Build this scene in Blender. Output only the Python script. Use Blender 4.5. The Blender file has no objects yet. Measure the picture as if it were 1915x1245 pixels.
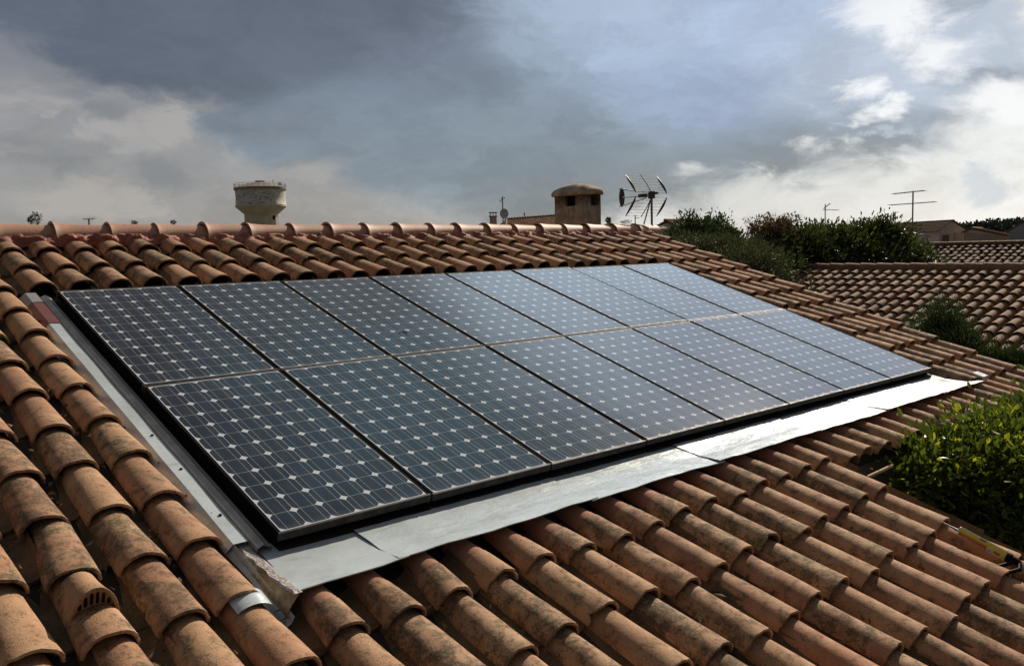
import bpy, bmesh, math, random
import numpy as np
from mathutils import Vector, Matrix
PI = math.pi
random.seed(7)
rng = np.random.default_rng(11)
S = bpy.context.scene
COL = S.collection

# ------------------------------------------------------------------ camera
F_PX, CAMP = 1654.05, np.array([-1.70127, -6.4228, 0.19937])
YAW, PITCH, ROLL = 0.73401, -0.09429, -0.025
def cam_axes():
    cy, sy, cp, sp = math.cos(YAW), math.sin(YAW), math.cos(PITCH), math.sin(PITCH)
    f = np.array([sy*cp, cy*cp, sp]); r = np.array([cy, -sy, 0.0]); u = np.cross(r, f)
    cr, sr = math.cos(ROLL), math.sin(ROLL)
    return cr*r+sr*u, -sr*r+cr*u, f
RX, UX, FX = cam_axes()
def at(px, py, d):
    """real-world point seen at photo pixel (px,py), d metres away horizontally"""
    v = FX+(px-957.5)/F_PX*RX+(622.5-py)/F_PX*UX
    return CAMP+v*d/math.hypot(v[0], v[1])
cam = bpy.data.cameras.new('camera'); co = bpy.data.objects.new('camera', cam); COL.objects.link(co)
m = Matrix(((RX[0], UX[0], -FX[0]), (RX[1], UX[1], -FX[1]), (RX[2], UX[2], -FX[2])))
co.matrix_world = Matrix.Translation(CAMP) @ m.to_4x4()
cam.sensor_width = 36; cam.lens = 36*F_PX/1915; cam.clip_start = .05; cam.clip_end = 3000
S.camera = co

# ------------------------------------------------------------------ light
SUN_AZ, SUN_EL = 71.0, 34.0
sa, se = math.radians(SUN_AZ), math.radians(SUN_EL)
sd = Vector((math.sin(sa)*math.cos(se), math.cos(sa)*math.cos(se), math.sin(se)))
sl = bpy.data.lights.new('sun', 'SUN'); sl.energy = 5.0; sl.angle = math.radians(.6); sl.color = (1, .86, .70)
so = bpy.data.objects.new('sun', sl); COL.objects.link(so); so.rotation_euler = sd.to_track_quat('Z', 'Y').to_euler()
S.view_settings.view_transform = 'Standard'; S.view_settings.look = 'None'
S.view_settings.exposure = 0.1; S.view_settings.gamma = 1
S.cycles.max_bounces = 6; S.cycles.transparent_max_bounces = 6
S.cycles.sample_clamp_indirect = 6

# ------------------------------------------------------------------ node helpers
class NT:
    def __init__(s, tree): s.t = tree; s.n = tree.nodes; s.l = tree.links
    def new(s, typ, **kw):
        nd = s.n.new(typ)
        for k, v in kw.items(): setattr(nd, k, v)
        return nd
    def put(s, sock, v):
        if hasattr(v, 'is_output') or isinstance(v, bpy.types.NodeSocket): s.l.new(v, sock)
        elif isinstance(v, (tuple, list)) and sock.type == 'RGBA': sock.default_value = (*v[:3], 1)
        else: sock.default_value = v
    def math(s, op, a, b=0.0, c=0.0, clamp=False):
        nd = s.new('ShaderNodeMath', operation=op, use_clamp=clamp)
        for i, x in enumerate((a, b, c)): s.put(nd.inputs[i], x)
        return nd.outputs[0]
    def vmath(s, op, a, b=None):
        nd = s.new('ShaderNodeVectorMath', operation=op)
        s.put(nd.inputs[0], a)
        if b is not None: s.put(nd.inputs[1], b)
        return nd.outputs[1] if op in ('DISTANCE', 'LENGTH', 'DOT_PRODUCT') else nd.outputs[0]
    def mix(s, f, a, b, mode='MIX'):
        nd = s.new('ShaderNodeMix', data_type='RGBA', blend_type=mode)
        s.put(nd.inputs[0], f); s.put(nd.inputs[6], a); s.put(nd.inputs[7], b)
        return nd.outputs[2]
    def ramp(s, v, lo, hi, a=0.0, b=1.0, smooth=True):
        nd = s.new('ShaderNodeMapRange', interpolation_type='SMOOTHSTEP' if smooth else 'LINEAR')
        for i, x in enumerate((v, lo, hi, a, b)): s.put(nd.inputs[i], x)
        return nd.outputs[0]
    def noise(s, vec, scale, detail=4, rough=.55, dist=0.0, col=False):
        nd = s.new('ShaderNodeTexNoise'); nd.noise_dimensions = '3D'
        s.put(nd.inputs['Vector'], vec); nd.inputs['Scale'].default_value = scale
        nd.inputs['Detail'].default_value = detail; nd.inputs['Roughness'].default_value = rough
        nd.inputs['Distortion'].default_value = dist
        return nd.outputs[1 if col else 0]
    def xyz(s, v):
        nd = s.new('ShaderNodeSeparateXYZ'); s.put(nd.inputs[0], v); return nd.outputs
    def comb(s, x, y, z):
        nd = s.new('ShaderNodeCombineXYZ')
        for i, q in enumerate((x, y, z)): s.put(nd.inputs[i], q)
        return nd.outputs[0]

def srgb(r, g, b):
    f = lambda c: (c/255/12.92) if c/255 <= .04045 else ((c/255+.055)/1.055)**2.4
    return (f(r), f(g), f(b))

# ------------------------------------------------------------------ world: cloudy sky built as a function of direction
W = bpy.data.worlds.new('World'); S.world = W; W.use_nodes = True
wt = NT(W.node_tree)
bg = wt.n['Background']
tc = wt.new('ShaderNodeTexCoord').outputs['Generated']
sky = wt.new('ShaderNodeTexSky', sky_type='NISHITA'); sky.sun_disc = False
sky.sun_elevation = se; sky.sun_rotation = sa
KZ = 2.1
st = wt.vmath('MULTIPLY', tc, (1, 1, KZ))
n1 = wt.noise(st, 3.0, 8, .58, .3, col=True)
n2 = wt.noise(st, 13.0, 8, .62, .4, col=True)
wob = wt.vmath('ADD', wt.vmath('MULTIPLY', wt.vmath('SUBTRACT', n1, (.5, .5, .5)), (.20, .20, .20)),
               wt.vmath('MULTIPLY', wt.vmath('SUBTRACT', n2, (.5, .5, .5)), (.13, .13, .13)))
sw = wt.vmath('ADD', st, wob)
nf = wt.noise(wt.vmath('ADD', st, wob), 7.0, 9, .6, .2)
ng_ = wt.noise(wt.vmath('ADD', st, wob), 2.4, 5, .5, .1)
def pdir(px, py):
    v = at(px, py, 1.0)-CAMP; v = v/np.linalg.norm(v); return (float(v[0]), float(v[1]), float(v[2]*KZ))
def adir(az, el):
    a, e = math.radians(az), math.radians(el); return (math.sin(a)*math.cos(e), math.cos(a)*math.cos(e), math.sin(e)*KZ)
def layer(blobs, amp, soft, vec=None):
    f = None
    for px, py, r in blobs:
        q = wt.math('SUBTRACT', 1.0, wt.math('DIVIDE', wt.vmath('DISTANCE', vec or sw, pdir(px, py)), r))
        f = q if f is None else wt.math('SMOOTH_MAX', f, q, .12)
    f = wt.math('ADD', f, wt.math('MULTIPLY', wt.math('SUBTRACT', nf, .5), amp))
    return wt.ramp(f, 0.0, soft)
def tint(color, px, py, r0, r1, c, k=1.0, d=None):
    return wt.mix(wt.ramp(wt.vmath('DISTANCE', sw, d or pdir(px, py)), r1, r0, 0.0, k), color, c)
def puff(color, lo, hi):
    k = wt.ramp(nf, .34, .66, lo, hi); return wt.mix(1.0, color, wt.comb(k, k, k), 'MULTIPLY')
# thin background cloud: warm grey on the left, bright white on the right
bgc = srgb(140, 138, 139)
bgc = tint(bgc, 2050, 150, .36, .80, srgb(242, 243, 243))
bgc = tint(bgc, 1750, 330, .05, .36, srgb(214, 217, 218), .9)
bgc = tint(bgc, 1480, 390, .02, .22, srgb(196, 199, 200), .8)
bgc = puff(bgc, .86, 1.12)
# warm lit streaks and puffs
warm = layer([(330, 235, .055), (250, 250, .05), (180, 270, .04), (690, 262, .035), (640, 330, .05), (480, 292, .035), (20, 195, .045), (120, 385, .07), (230, 395, .05), (430, 200, .035)], .9, .7)
bgc = wt.mix(wt.math('MULTIPLY', warm, .55), bgc, srgb(176, 168, 162))
g2 = layer([(60, 120, .10), (130, 90, .05), (300, 330, .06), (280, 345, .03), (60, 300, .05), (180, 215, .04), (600, 300, .06), (540, 250, .05), (120, 165, .05)], .7, .8)
bgc = wt.mix(wt.math('MULTIPLY', g2, .75), bgc, srgb(116, 118, 123))
# main blue grey cloud
mainc = srgb(113, 126, 139)
mainc = tint(mainc, 1400, 60, .04, .30, srgb(164, 183, 210))
mainc = tint(mainc, 1080, -10, .02, .20, srgb(156, 172, 192), .8)
mainc = tint(mainc, 1330, 190, .02, .13, srgb(136, 154, 184), .8)
mainc = tint(mainc, 1650, 120, .02, .16, srgb(172, 184, 202), .9)
mainc = tint(mainc, 700, 60, .04, .20, srgb(104, 110, 126), .9)
mainc = tint(mainc, 530, 235, .01, .11, srgb(106, 111, 122), .8)
mainc = tint(mainc, 1050, 350, .02, .16, srgb(98, 110, 122), .8)
mainc = tint(mainc, 1420, 290, .01, .09, srgb(104, 118, 134), .7)
mainc = puff(mainc, .84, 1.13)
m1 = layer([(560, 60, .21), (800, 80, .28), (1050, 110, .31), (1300, 100, .31), (1530, 90, .24), (1660, 120, .17), (580, 235, .12), (900, 285, .19), (1150, 290, .20), (1380, 275, .13), (1500, 200, .17), (1000, 360, .10)], .40, .42)
color = wt.mix(m1, bgc, mainc)
# darkest cloud, upper left
darkc = puff(srgb(85, 91, 103), .86, 1.12)
m2 = layer([(60, -20, .13), (230, 10, .16), (300, 80, .15), (420, 110, .13), (520, 50, .16), (320, 140, .09), (680, -10, .14), (200, 80, .10)], .34, .60)
color = wt.mix(m2, color, darkc)
# sunlit openings on the right
wh = layer([(1575, 170, .045), (1560, 205, .04), (1530, 272, .045), (1340, 332, .04), (1420, 325, .045), (1390, 350, .05), (1700, 30, .07), (1780, 80, .06), (1640, 300, .05), (1850, 180, .07)], .9, .75)
color = wt.mix(wt.math('MULTIPLY', wh, .85), color, wt.mix(wt.ramp(wt.vmath('DISTANCE', st, pdir(1800, 120)), .10, .30), srgb(244, 245, 246), srgb(206, 208, 208)))
dk_ = layer([(1890, 60, .065), (1870, 20, .04), (1690, 252, .035), (1640, 246, .03), (1840, 330, .05)], .8, .6)
color = wt.mix(wt.math('MULTIPLY', dk_, .7), color, srgb(176, 188, 205))
# added sky patches above the picture, coloured for the glass to mirror
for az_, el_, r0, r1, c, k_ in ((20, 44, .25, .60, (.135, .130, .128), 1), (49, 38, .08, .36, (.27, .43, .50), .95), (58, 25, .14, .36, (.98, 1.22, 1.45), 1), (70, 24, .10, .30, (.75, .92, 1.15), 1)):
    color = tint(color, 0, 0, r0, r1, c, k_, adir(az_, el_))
back = wt.ramp(wt.vmath('DOT_PRODUCT', tc, (float(FX[0]), float(FX[1]), 0.0)), .30, -.30, 1.0, .34)  # unseen sky behind the camera dimmed to keep shaded sides dark
color = wt.mix(1.0, color, wt.comb(back, back, back), 'MULTIPLY')
# small brighter spot of sky around the sun
sunv = tuple(sd)
dsun = wt.vmath('DOT_PRODUCT', tc, sunv)
glow = wt.ramp(dsun, .985, 1.0, 0.0, .3)
color = wt.mix(glow, color, (1.05, 1.05, 1.06))
col_sky = wt.mix(1.0, sky.outputs[0], (.1, .1, .1), 'MULTIPLY')
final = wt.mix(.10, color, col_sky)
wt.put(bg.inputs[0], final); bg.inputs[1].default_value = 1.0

# ------------------------------------------------------------------ materials
def mat(name, build):
    M = bpy.data.materials.new(name); M.use_nodes = True
    t = NT(M.node_tree); b = t.n['Principled BSDF']
    build(t, b); return M
def plain(name, c, rough=.6, metal=0.0, nscale=6.0, namt=.25, bump=0.0, bscale=60.0):
    def f(t, b):
        ob = t.new('ShaderNodeTexCoord').outputs['Object']
        n = t.noise(ob, nscale, 5, .6)
        k = t.ramp(n, .3, .7, 1-namt, 1+namt, False)
        t.put(b.inputs['Base Color'], t.mix(1.0, c, t.comb(k, k, k), 'MULTIPLY'))
        t.put(b.inputs['Roughness'], rough); t.put(b.inputs['Metallic'], metal)
        if bump:
            bp = t.new('ShaderNodeBump'); bp.inputs['Strength'].default_value = bump; bp.inputs['Distance'].default_value = .01
            t.put(bp.inputs['Height'], t.noise(ob, bscale, 4, .6)); t.put(b.inputs['Normal'], bp.outputs[0])
    return mat(name, f)

def tile_shader(t, b, bright=1.0, moss=0.5, dirt=.5, far=False):
    at_ = t.new('ShaderNodeAttribute', attribute_name='tone')      # r,g,b random per tile; alpha: 1 = clean
    sep = t.new('ShaderNodeSeparateColor'); t.put(sep.inputs[0], at_.outputs['Color'])
    r, g, bl = sep.outputs[:3]; clean = at_.outputs['Alpha']
    ob = t.new('ShaderNodeTexCoord').outputs['Object']
    off = t.comb(t.math('MULTIPLY', r, 7.0), t.math('MULTIPLY', g, 9.0), t.math('MULTIPLY', bl, 5.0))
    p = t.vmath('ADD', ob, off)
    big = t.noise(p, 5.0, 4, .55); med = t.noise(p, 15.0, 6, .62, .3); fine = t.noise(p, 70.0, 4, .65); sp = t.noise(p, 170.0, 2, .5)
    c1 = t.mix(r, (.40, .210, .118), (.50, .300, .165))
    c1 = t.mix(t.ramp(bl, .6, 1.0, 0, .6), c1, (.46, .21, .115))
    c1 = t.mix(t.ramp(big, .45, .65, 0, .55), c1, (.58, .38, .22))
    c1 = t.mix(t.ramp(t.noise(p, 9.0, 5, .6), .56, .70, 0, .35), c1, (.40, .20, .14))
    kk = t.ramp(fine, .25, .75, .82, 1.15, False)
    c1 = t.mix(1.0, c1, t.comb(kk, kk, kk), 'MULTIPLY')
    # grime and lichen patches
    thr = t.math('SUBTRACT', .59, t.math('MULTIPLY', g, .14))
    grime = t.ramp(t.math('ADD', t.math('MULTIPLY', med, .65), t.math('MULTIPLY', fine, .35)), t.math('SUBTRACT', thr, .07), t.math('ADD', thr, .11), 0.0, dirt)
    grime = t.math('MULTIPLY', grime, t.ramp(fine, .25, .55, .35, 1.0))
    grime = t.math('MULTIPLY', grime, t.math('SUBTRACT', 1.0, t.math('MULTIPLY', clean, .85)))
    c2 = t.mix(grime, c1, t.mix(t.ramp(big, .4, .6), (.125, .080, .046), (.12, .10, .055)))
    specks = t.math('MULTIPLY', t.ramp(sp, .56, .66, 0, .8), t.ramp(t.noise(p, 11.0, 3, .5), .40, .58))
    c2 = t.mix(t.math('MULTIPLY', specks, t.math('SUBTRACT', 1.0, clean)), c2, (.055, .042, .032))
    lich = t.math('MULTIPLY', t.ramp(t.noise(p, 42.0, 3, .5), .64, .70, 0, .55), t.ramp(t.noise(p, 6.0, 3, .5), .48, .62))
    c2 = t.mix(t.math('MULTIPLY', lich, moss), c2, (.42, .40, .33))
    c2 = t.mix(t.math('MULTIPLY', clean, .7), c2, (.34, .15, .10))
    t.put(b.inputs['Base Color'], t.mix(1.0, c2, (bright, bright, bright), 'MULTIPLY'))
    t.put(b.inputs['Roughness'], t.ramp(med, .3, .7, .78, .92)); b.inputs['Specular IOR Level'].default_value = .3
    bp = t.new('ShaderNodeBump'); bp.inputs['Strength'].default_value = .5; bp.inputs['Distance'].default_value = .006
    h = t.math('ADD', t.math('MULTIPLY', fine, .55), t.math('MULTIPLY', med, .8)); h = t.math('ADD', h, t.math('MULTIPLY', sp, .15))
    t.put(bp.inputs['Height'], h); t.put(b.inputs['Normal'], bp.outputs[0])
M_TILE = mat('terracotta_tile', lambda t, b: tile_shader(t, b, .82, .7, .95))
M_TILE_N = mat('weathered_tile', lambda t, b: tile_shader(t, b, .50, .8, .75))
M_TILE_D = mat('old_dark_tile', lambda t, b: tile_shader(t, b, .32, 1.0, .9))
M_TILE_P = mat('pale_far_tile', lambda t, b: tile_shader(t, b, .7, .9, .3))
def chan(t, b):
    ob = t.new('ShaderNodeTexCoord').outputs['Object']
    a = t.noise(ob, 7.0, 5, .6); f = t.noise(ob, 45.0, 5, .65)
    c = t.mix(t.ramp(a, .42, .62), (.17, .115, .07), (.10, .085, .05))
    c = t.mix(t.ramp(f, .56, .66, 0, .7), c, (.22, .13, .08))
    c = t.mix(t.ramp(t.noise(ob, 120.0, 2, .5), .60, .68, 0, .6), c, (.03, .025, .018))
    t.put(b.inputs['Base Color'], c); b.inputs['Roughness'].default_value = .95; b.inputs['Specular IOR Level'].default_value = .15
    bp = t.new('ShaderNodeBump'); bp.inputs['Strength'].default_value = .9; bp.inputs['Distance'].default_value = .012
    t.put(bp.inputs['Height'], f); t.put(b.inputs['Normal'], bp.outputs[0])
M_CHAN = mat('mossy_channel_tile', chan)
def ridge_m(t, b):
    ob = t.new('ShaderNodeTexCoord').outputs['Object']
    at_ = t.new('ShaderNodeAttribute', attribute_name='tone'); sep = t.new('ShaderNodeSeparateColor'); t.put(sep.inputs[0], at_.outputs['Color'])
    a = t.noise(ob, 6.0, 6, .6, .3); f = t.noise(ob, 60.0, 4, .6)
    c = t.mix(sep.outputs[0], (.36, .18, .11), (.44, .25, .15))
    c = t.mix(t.ramp(a, .5, .62, 0, .7), c, (.44, .20, .15))
    c = t.mix(t.ramp(t.noise(ob, 13.0, 5, .65), .60, .70, 0, .7), c, (.16, .11, .07))
    t.put(b.inputs['Base Color'], c); t.put(b.inputs['Roughness'], .62)
    bp = t.new('ShaderNodeBump'); bp.inputs['Strength'].default_value = .35; bp.inputs['Distance'].default_value = .006
    t.put(bp.inputs['Height'], f); t.put(b.inputs['Normal'], bp.outputs[0])
M_RIDGE = mat('ridge_terracotta', ridge_m)
M_MORTAR = plain('red_painted_mortar', (.30, .105, .075), .75, 0, 9, .35, .8, 30)
M_DECK = plain('dark_roof_felt', (.03, .025, .02), .95)

def panel_m(t, b):
    ob = t.new('ShaderNodeTexCoord').outputs['Object']
    x, y, z = t.xyz(ob)[:3]
    # glass local: x 0.012..0.796 (6 cells), y 0.012..1.563 (12 cells)
    P_ = .1278; X0, Y0 = .0205, .0207
    cx = t.math('SUBTRACT', x, X0); cy = t.math('SUBTRACT', y, Y0)
    inx = t.math('MULTIPLY', t.math('GREATER_THAN', cx, 0.0), t.math('LESS_THAN', cx, P_*6))
    iny = t.math('MULTIPLY', t.math('GREATER_THAN', cy, 0.0), t.math('LESS_THAN', cy, P_*12))
    ins = t.math('MULTIPLY', inx, iny)
    a = t.math('SUBTRACT', t.math('FRACT', t.math('DIVIDE', cx, P_)), .5); c = t.math('SUBTRACT', t.math('FRACT', t.math('DIVIDE', cy, P_)), .5)
    aa, ac = t.math('ABSOLUTE', a), t.math('ABSOLUTE', c)
    hx = t.math('LESS_THAN', aa, .4935); hy = t.math('LESS_THAN', ac, .4950)
    rr = t.math('SQRT', t.math('ADD', t.math('MULTIPLY', a, a), t.math('MULTIPLY', c, c)))
    cell = t.math('MULTIPLY', t.math('MULTIPLY', hx, hy), t.math('LESS_THAN', rr, .590))
    cell = t.math('MULTIPLY', cell, ins)
    bus = t.math('LESS_THAN', t.math('ABSOLUTE', t.math('SUBTRACT', aa, .245)), .0065)
    white = (.52, .56, .60)
    idc = t.comb(t.math('FLOOR', t.math('DIVIDE', cx, P_)), t.math('FLOOR', t.math('DIVIDE', cy, P_)), 0.0)
    wn = t.new('ShaderNodeTexWhiteNoise'); t.put(wn.inputs[0], idc)
    cc = t.mix(wn.outputs[0], (.007, .013, .024), (.012, .019, .033))
    cc = t.mix(bus, cc, (.34, .34, .34))
    base = t.mix(cell, white, cc)
    oi = t.new('ShaderNodeObjectInfo').outputs['Random']
    pp = t.vmath('ADD', ob, t.comb(t.math('MULTIPLY', oi, 31.0), 0.0, 0.0))
    dust = t.ramp(t.noise(t.vmath('MULTIPLY', pp, (5.0, 1.2, 1.0)), 3.0, 7, .65), .42, .70, .003, .035)
    dust = t.math('ADD', dust, t.ramp(t.noise(pp, 160.0, 2, .5), .66, .72, 0, .10))
    edge = t.ramp(y, .07, .012, 0.0, .14)
    base = t.mix(t.math('ADD', dust, t.math('MULTIPLY', edge, t.noise(pp, 25.0, 4, .6))), base, (.45, .42, .37))
    t.put(b.inputs['Base Color'], base)
    b.inputs['Roughness'].default_value = .5; b.inputs['Specular IOR Level'].default_value = .0
    b.inputs['Coat Weight'].default_value = 1.0; b.inputs['Coat Roughness'].default_value = .05; b.inputs['Coat IOR'].default_value = 1.6
M_CELL = mat('cell_glass', panel_m)
def frame_m(t, b):
    ob = t.new('ShaderNodeTexCoord').outputs['Object']
    n = t.noise(ob, 14.0, 5, .65)
    t.put(b.inputs['Base Color'], t.mix(t.ramp(n, .45, .65, 0, .5), (.030, .029, .028), (.09, .085, .08)))
    t.put(b.inputs['Roughness'], t.ramp(n, .3, .7, .5, .7)); b.inputs['Metallic'].default_value = .0; b.inputs['Specular IOR Level'].default_value = .18
M_FRAME = mat('dark_anodised_frame', frame_m)
M_BLACK = plain('black_plastic', (.012, .012, .012), .5)
M_BLACKM = plain('matt_black_trim', (.006, .006, .006), .95)
for q_ in (M_BLACKM, M_BLACK): q_.node_tree.nodes['Principled BSDF'].inputs['Specular IOR Level'].default_value = .04
def zinc(name, c=(.62, .64, .66), rlo=.20, rhi=.36, metal=.2, dirt=.45, sc=3.0):
    def f(t, b):
        ob = t.new('ShaderNodeTexCoord').outputs['Object']
        a = t.noise(ob, sc, 6, .62, .4); f_ = t.noise(ob, 28.0, 5, .65); st_ = t.noise(t.vmath('MULTIPLY', ob, (2.0, 9.0, 9.0)), 2.5, 5, .6, .6)
        cc = t.mix(t.ramp(a, .38, .62), c, tuple(q*.80 for q in c))
        cc = t.mix(t.ramp(st_, .56, .74, 0, dirt), cc, (.30, .29, .27))
        cc = t.mix(t.ramp(f_, .62, .72, 0, dirt*.6), cc, (.22, .21, .2))
        t.put(b.inputs['Base Color'], cc)
        t.put(b.inputs['Roughness'], t.ramp(t.math('ADD', t.math('MULTIPLY', a, .6), t.math('MULTIPLY', f_, .4)), .35, .65, rlo, rhi))
        b.inputs['Metallic'].default_value = metal; b.inputs['Specular IOR Level'].default_value = .24
        bp = t.new('ShaderNodeBump'); bp.inputs['Strength'].default_value = .5; bp.inputs['Distance'].default_value = .012
        t.put(bp.inputs['Height'], t.math('ADD', t.noise(t.vmath('MULTIPLY', ob, (1.0, 2.2, 2.2)), 4.0, 5, .6, .8), t.math('MULTIPLY', t.noise(ob, 1.6, 2, .5, .5), 1.5))); t.put(b.inputs['Normal'], bp.outputs[0])
    return mat(name, f)
M_ZINC = zinc('zinc_sheet', (.56, .64, .67))
M_ZINC_D = zinc('dull_zinc_rail', (.36, .36, .36), .42, .6, .5, .8, 8)
M_MAROON = plain('maroon_sheet', (.14, .045, .042), .45, 0, 12, .3)
M_FOIL = plain('crumpled_grey_tape', (.36, .32, .31), .6, .1, 30, .35, 1.0, 35)
M_FOAM = plain('yellowish_foam', (.38, .30, .17), .8, 0, 20, .5, 1.0, 40)
def stucco(t, b):
    ob = t.new('ShaderNodeTexCoord').outputs['Object']; z = t.xyz(ob)[2]
    n = t.noise(ob, 7.0, 6, .6); c = t.mix(t.ramp(n, .4, .62), (.33, .29, .24), (.21, .185, .15))
    sootz = t.math('MULTIPLY', t.ramp(t.math('ADD', z, t.math('MULTIPLY', t.noise(ob, 9.0, 5, .65), .5)), ZCH+.02, ZCH+.22), .85)
    c = t.mix(sootz, c, (.035, .03, .025)); c = t.mix(t.ramp(t.noise(t.vmath('MULTIPLY', ob, (1, 1, .25)), 14.0, 5, .6), .56, .66, 0, .6), c, (.08, .065, .05))
    t.put(b.inputs['Base Color'], c); b.inputs['Roughness'].default_value = .95
    bp = t.new('ShaderNodeBump'); bp.inputs['Strength'].default_value = .8; bp.inputs['Distance'].default_value = .012
    t.put(bp.inputs['Height'], t.noise(ob, 40.0, 5, .65)); t.put(b.inputs['Normal'], bp.outputs[0])
ZCH = float(at(1098, 362, 13.0)[2])+4.7
M_STUCCO = mat('grimy_stucco', stucco)
M_SOOT = plain('sooty_stucco', (.10, .08, .065), .95, 0, 9, .6, .7, 50)
M_CAPST = plain('lichened_cement', (.30, .26, .20), .95, 0, 9, .45, 1.0, 40)
M_MAST = plain('galvanised_mast', (.13, .11, .10), .6, .4)
M_ANTB = plain('black_antenna_plastic', (.015, .016, .02), .45)
M_ANTA = plain('weathered_aluminium', (.14, .13, .125), .6, .3)
M_DISH = plain('pale_dish', (.42, .42, .42), .5)
M_WALL = plain('cream_render', (.42, .34, .26), .95, 0, 3, .12)
M_WALL2 = plain('pinkish_grey_render', (.50, .43, .38), .95, 0, 1, .1)
M_WALL3 = plain('brown_render', (.34, .27, .21), .95, 0, 1, .12)
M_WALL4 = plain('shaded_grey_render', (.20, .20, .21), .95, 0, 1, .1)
M_SHUT = plain('brown_shutter', (.10, .05, .035), .7)
M_CONC = plain('pale_concrete', (.52, .46, .38), .9, 0, .4, .15)
M_WOOD = plain('raw_timber', (.50, .36, .2), .8)
def mural(t, b):
    ob = t.new('ShaderNodeTexCoord').outputs['Object']
    sc = t.vmath('MULTIPLY', ob, (.16, .16, .3)); n = t.noise(sc, 1.5, 6, .6, .4); n_ = t.noise(sc, 2.6, 5, .6, .5)
    c = t.mix(t.ramp(n, .42, .56), (.42, .45, .42), (.55, .52, .47))
    c = t.mix(t.ramp(n_, .55, .62, 0, .7), c, (.42, .20, .17))
    c = t.mix(t.ramp(t.noise(sc, 3.4, 5, .6, .5), .57, .64, 0, .8), c, (.13, .16, .27))
    c = t.mix(t.ramp(t.noise(sc, 4.5, 5, .6), .62, .66, 0, .8), c, (.05, .07, .08))
    t.put(b.inputs['Base Color'], c); b.inputs['Roughness'].default_value = .9
M_MURAL = mat('faded_mural', mural)
def leaf_mat(name, c0, c1, c2, trans=.35, rough=.45, spec=.5):
    def f(t, b):
        a = t.new('ShaderNodeAttribute', attribute_name='tone'); sep = t.new('ShaderNodeSeparateColor'); t.put(sep.inputs[0], a.outputs['Color'])
        r, g = sep.outputs[0], sep.outputs[1]
        c = t.mix(r, c0, c1); c = t.mix(t.ramp(g, .78, 1.0), c, c2)
        t.put(b.inputs['Base Color'], c); b.inputs['Roughness'].default_value = rough; b.inputs['Specular IOR Level'].default_value = spec
        tr = t.new('ShaderNodeBsdfTranslucent'); t.put(tr.inputs[0], t.mix(1.0, c, (1.5, 1.6, .7), 'MULTIPLY'))
        mx = t.new('ShaderNodeMixShader'); mx.inputs[0].default_value = trans
        t.l.new(b.outputs[0], mx.inputs[1]); t.l.new(tr.outputs[0], mx.inputs[2])
        t.l.new(mx.outputs[0], t.n['Material Output'].inputs[0])
    return mat(name, f)
M_LEAF = leaf_mat('bush_leaf', (.03, .05, .012), (.09, .125, .02), (.30, .29, .035), .38, .34, .5)
M_LEAF_D = leaf_mat('dark_laurel_leaf', (.018, .030, .012), (.05, .068, .025), (.09, .105, .035), .25, .42, .5)
M_LEAF_O = leaf_mat('grey_olive_leaf', (.03, .036, .026), (.05, .056, .038), (.07, .08, .05), .25, .6, .3)
M_LEAF_P = leaf_mat('reddish_twig_leaf', (.05, .04, .035), (.08, .05, .045), (.12, .06, .055), .3, .6, .3)
M_LEAF_G = leaf_mat('conifer_leaf', (.014, .032, .014), (.035, .062, .025), (.06, .09, .03), .2, .6, .3)
M_BARK = plain('bark', (.09, .07, .05), .9, 0, 20, .4, .8, 30)
M_YEL = plain('yellow_cartridge', (.68, .55, .05), .4, 0, 18, .12)
M_ORA = plain('orange_label', (.45, .13, .02), .45, 0, 40, .4)
M_WHT = plain('white_label', (.55, .50, .44), .5, 0, 60, .3)
M_GRY = plain('grey_print', (.16, .15, .15), .5)
M_STEEL = plain('bright_steel', (.65, .65, .66), .25, 1.0)
def ground_m(t, b):
    ob = t.new('ShaderNodeTexCoord').outputs['Object']
    n = t.noise(ob, .15, 8, .6); n2_ = t.noise(ob, 3.0, 6, .6)
    c = t.mix(t.ramp(n, .4, .6), (.05, .06, .025), (.14, .11, .07)); c = t.mix(t.ramp(n2_, .45, .6, 0, .5), c, (.03, .04, .015))
    t.put(b.inputs['Base Color'], c); b.inputs['Roughness'].default_value = 1.0
M_GROUND = mat('garden_ground', ground_m)

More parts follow.
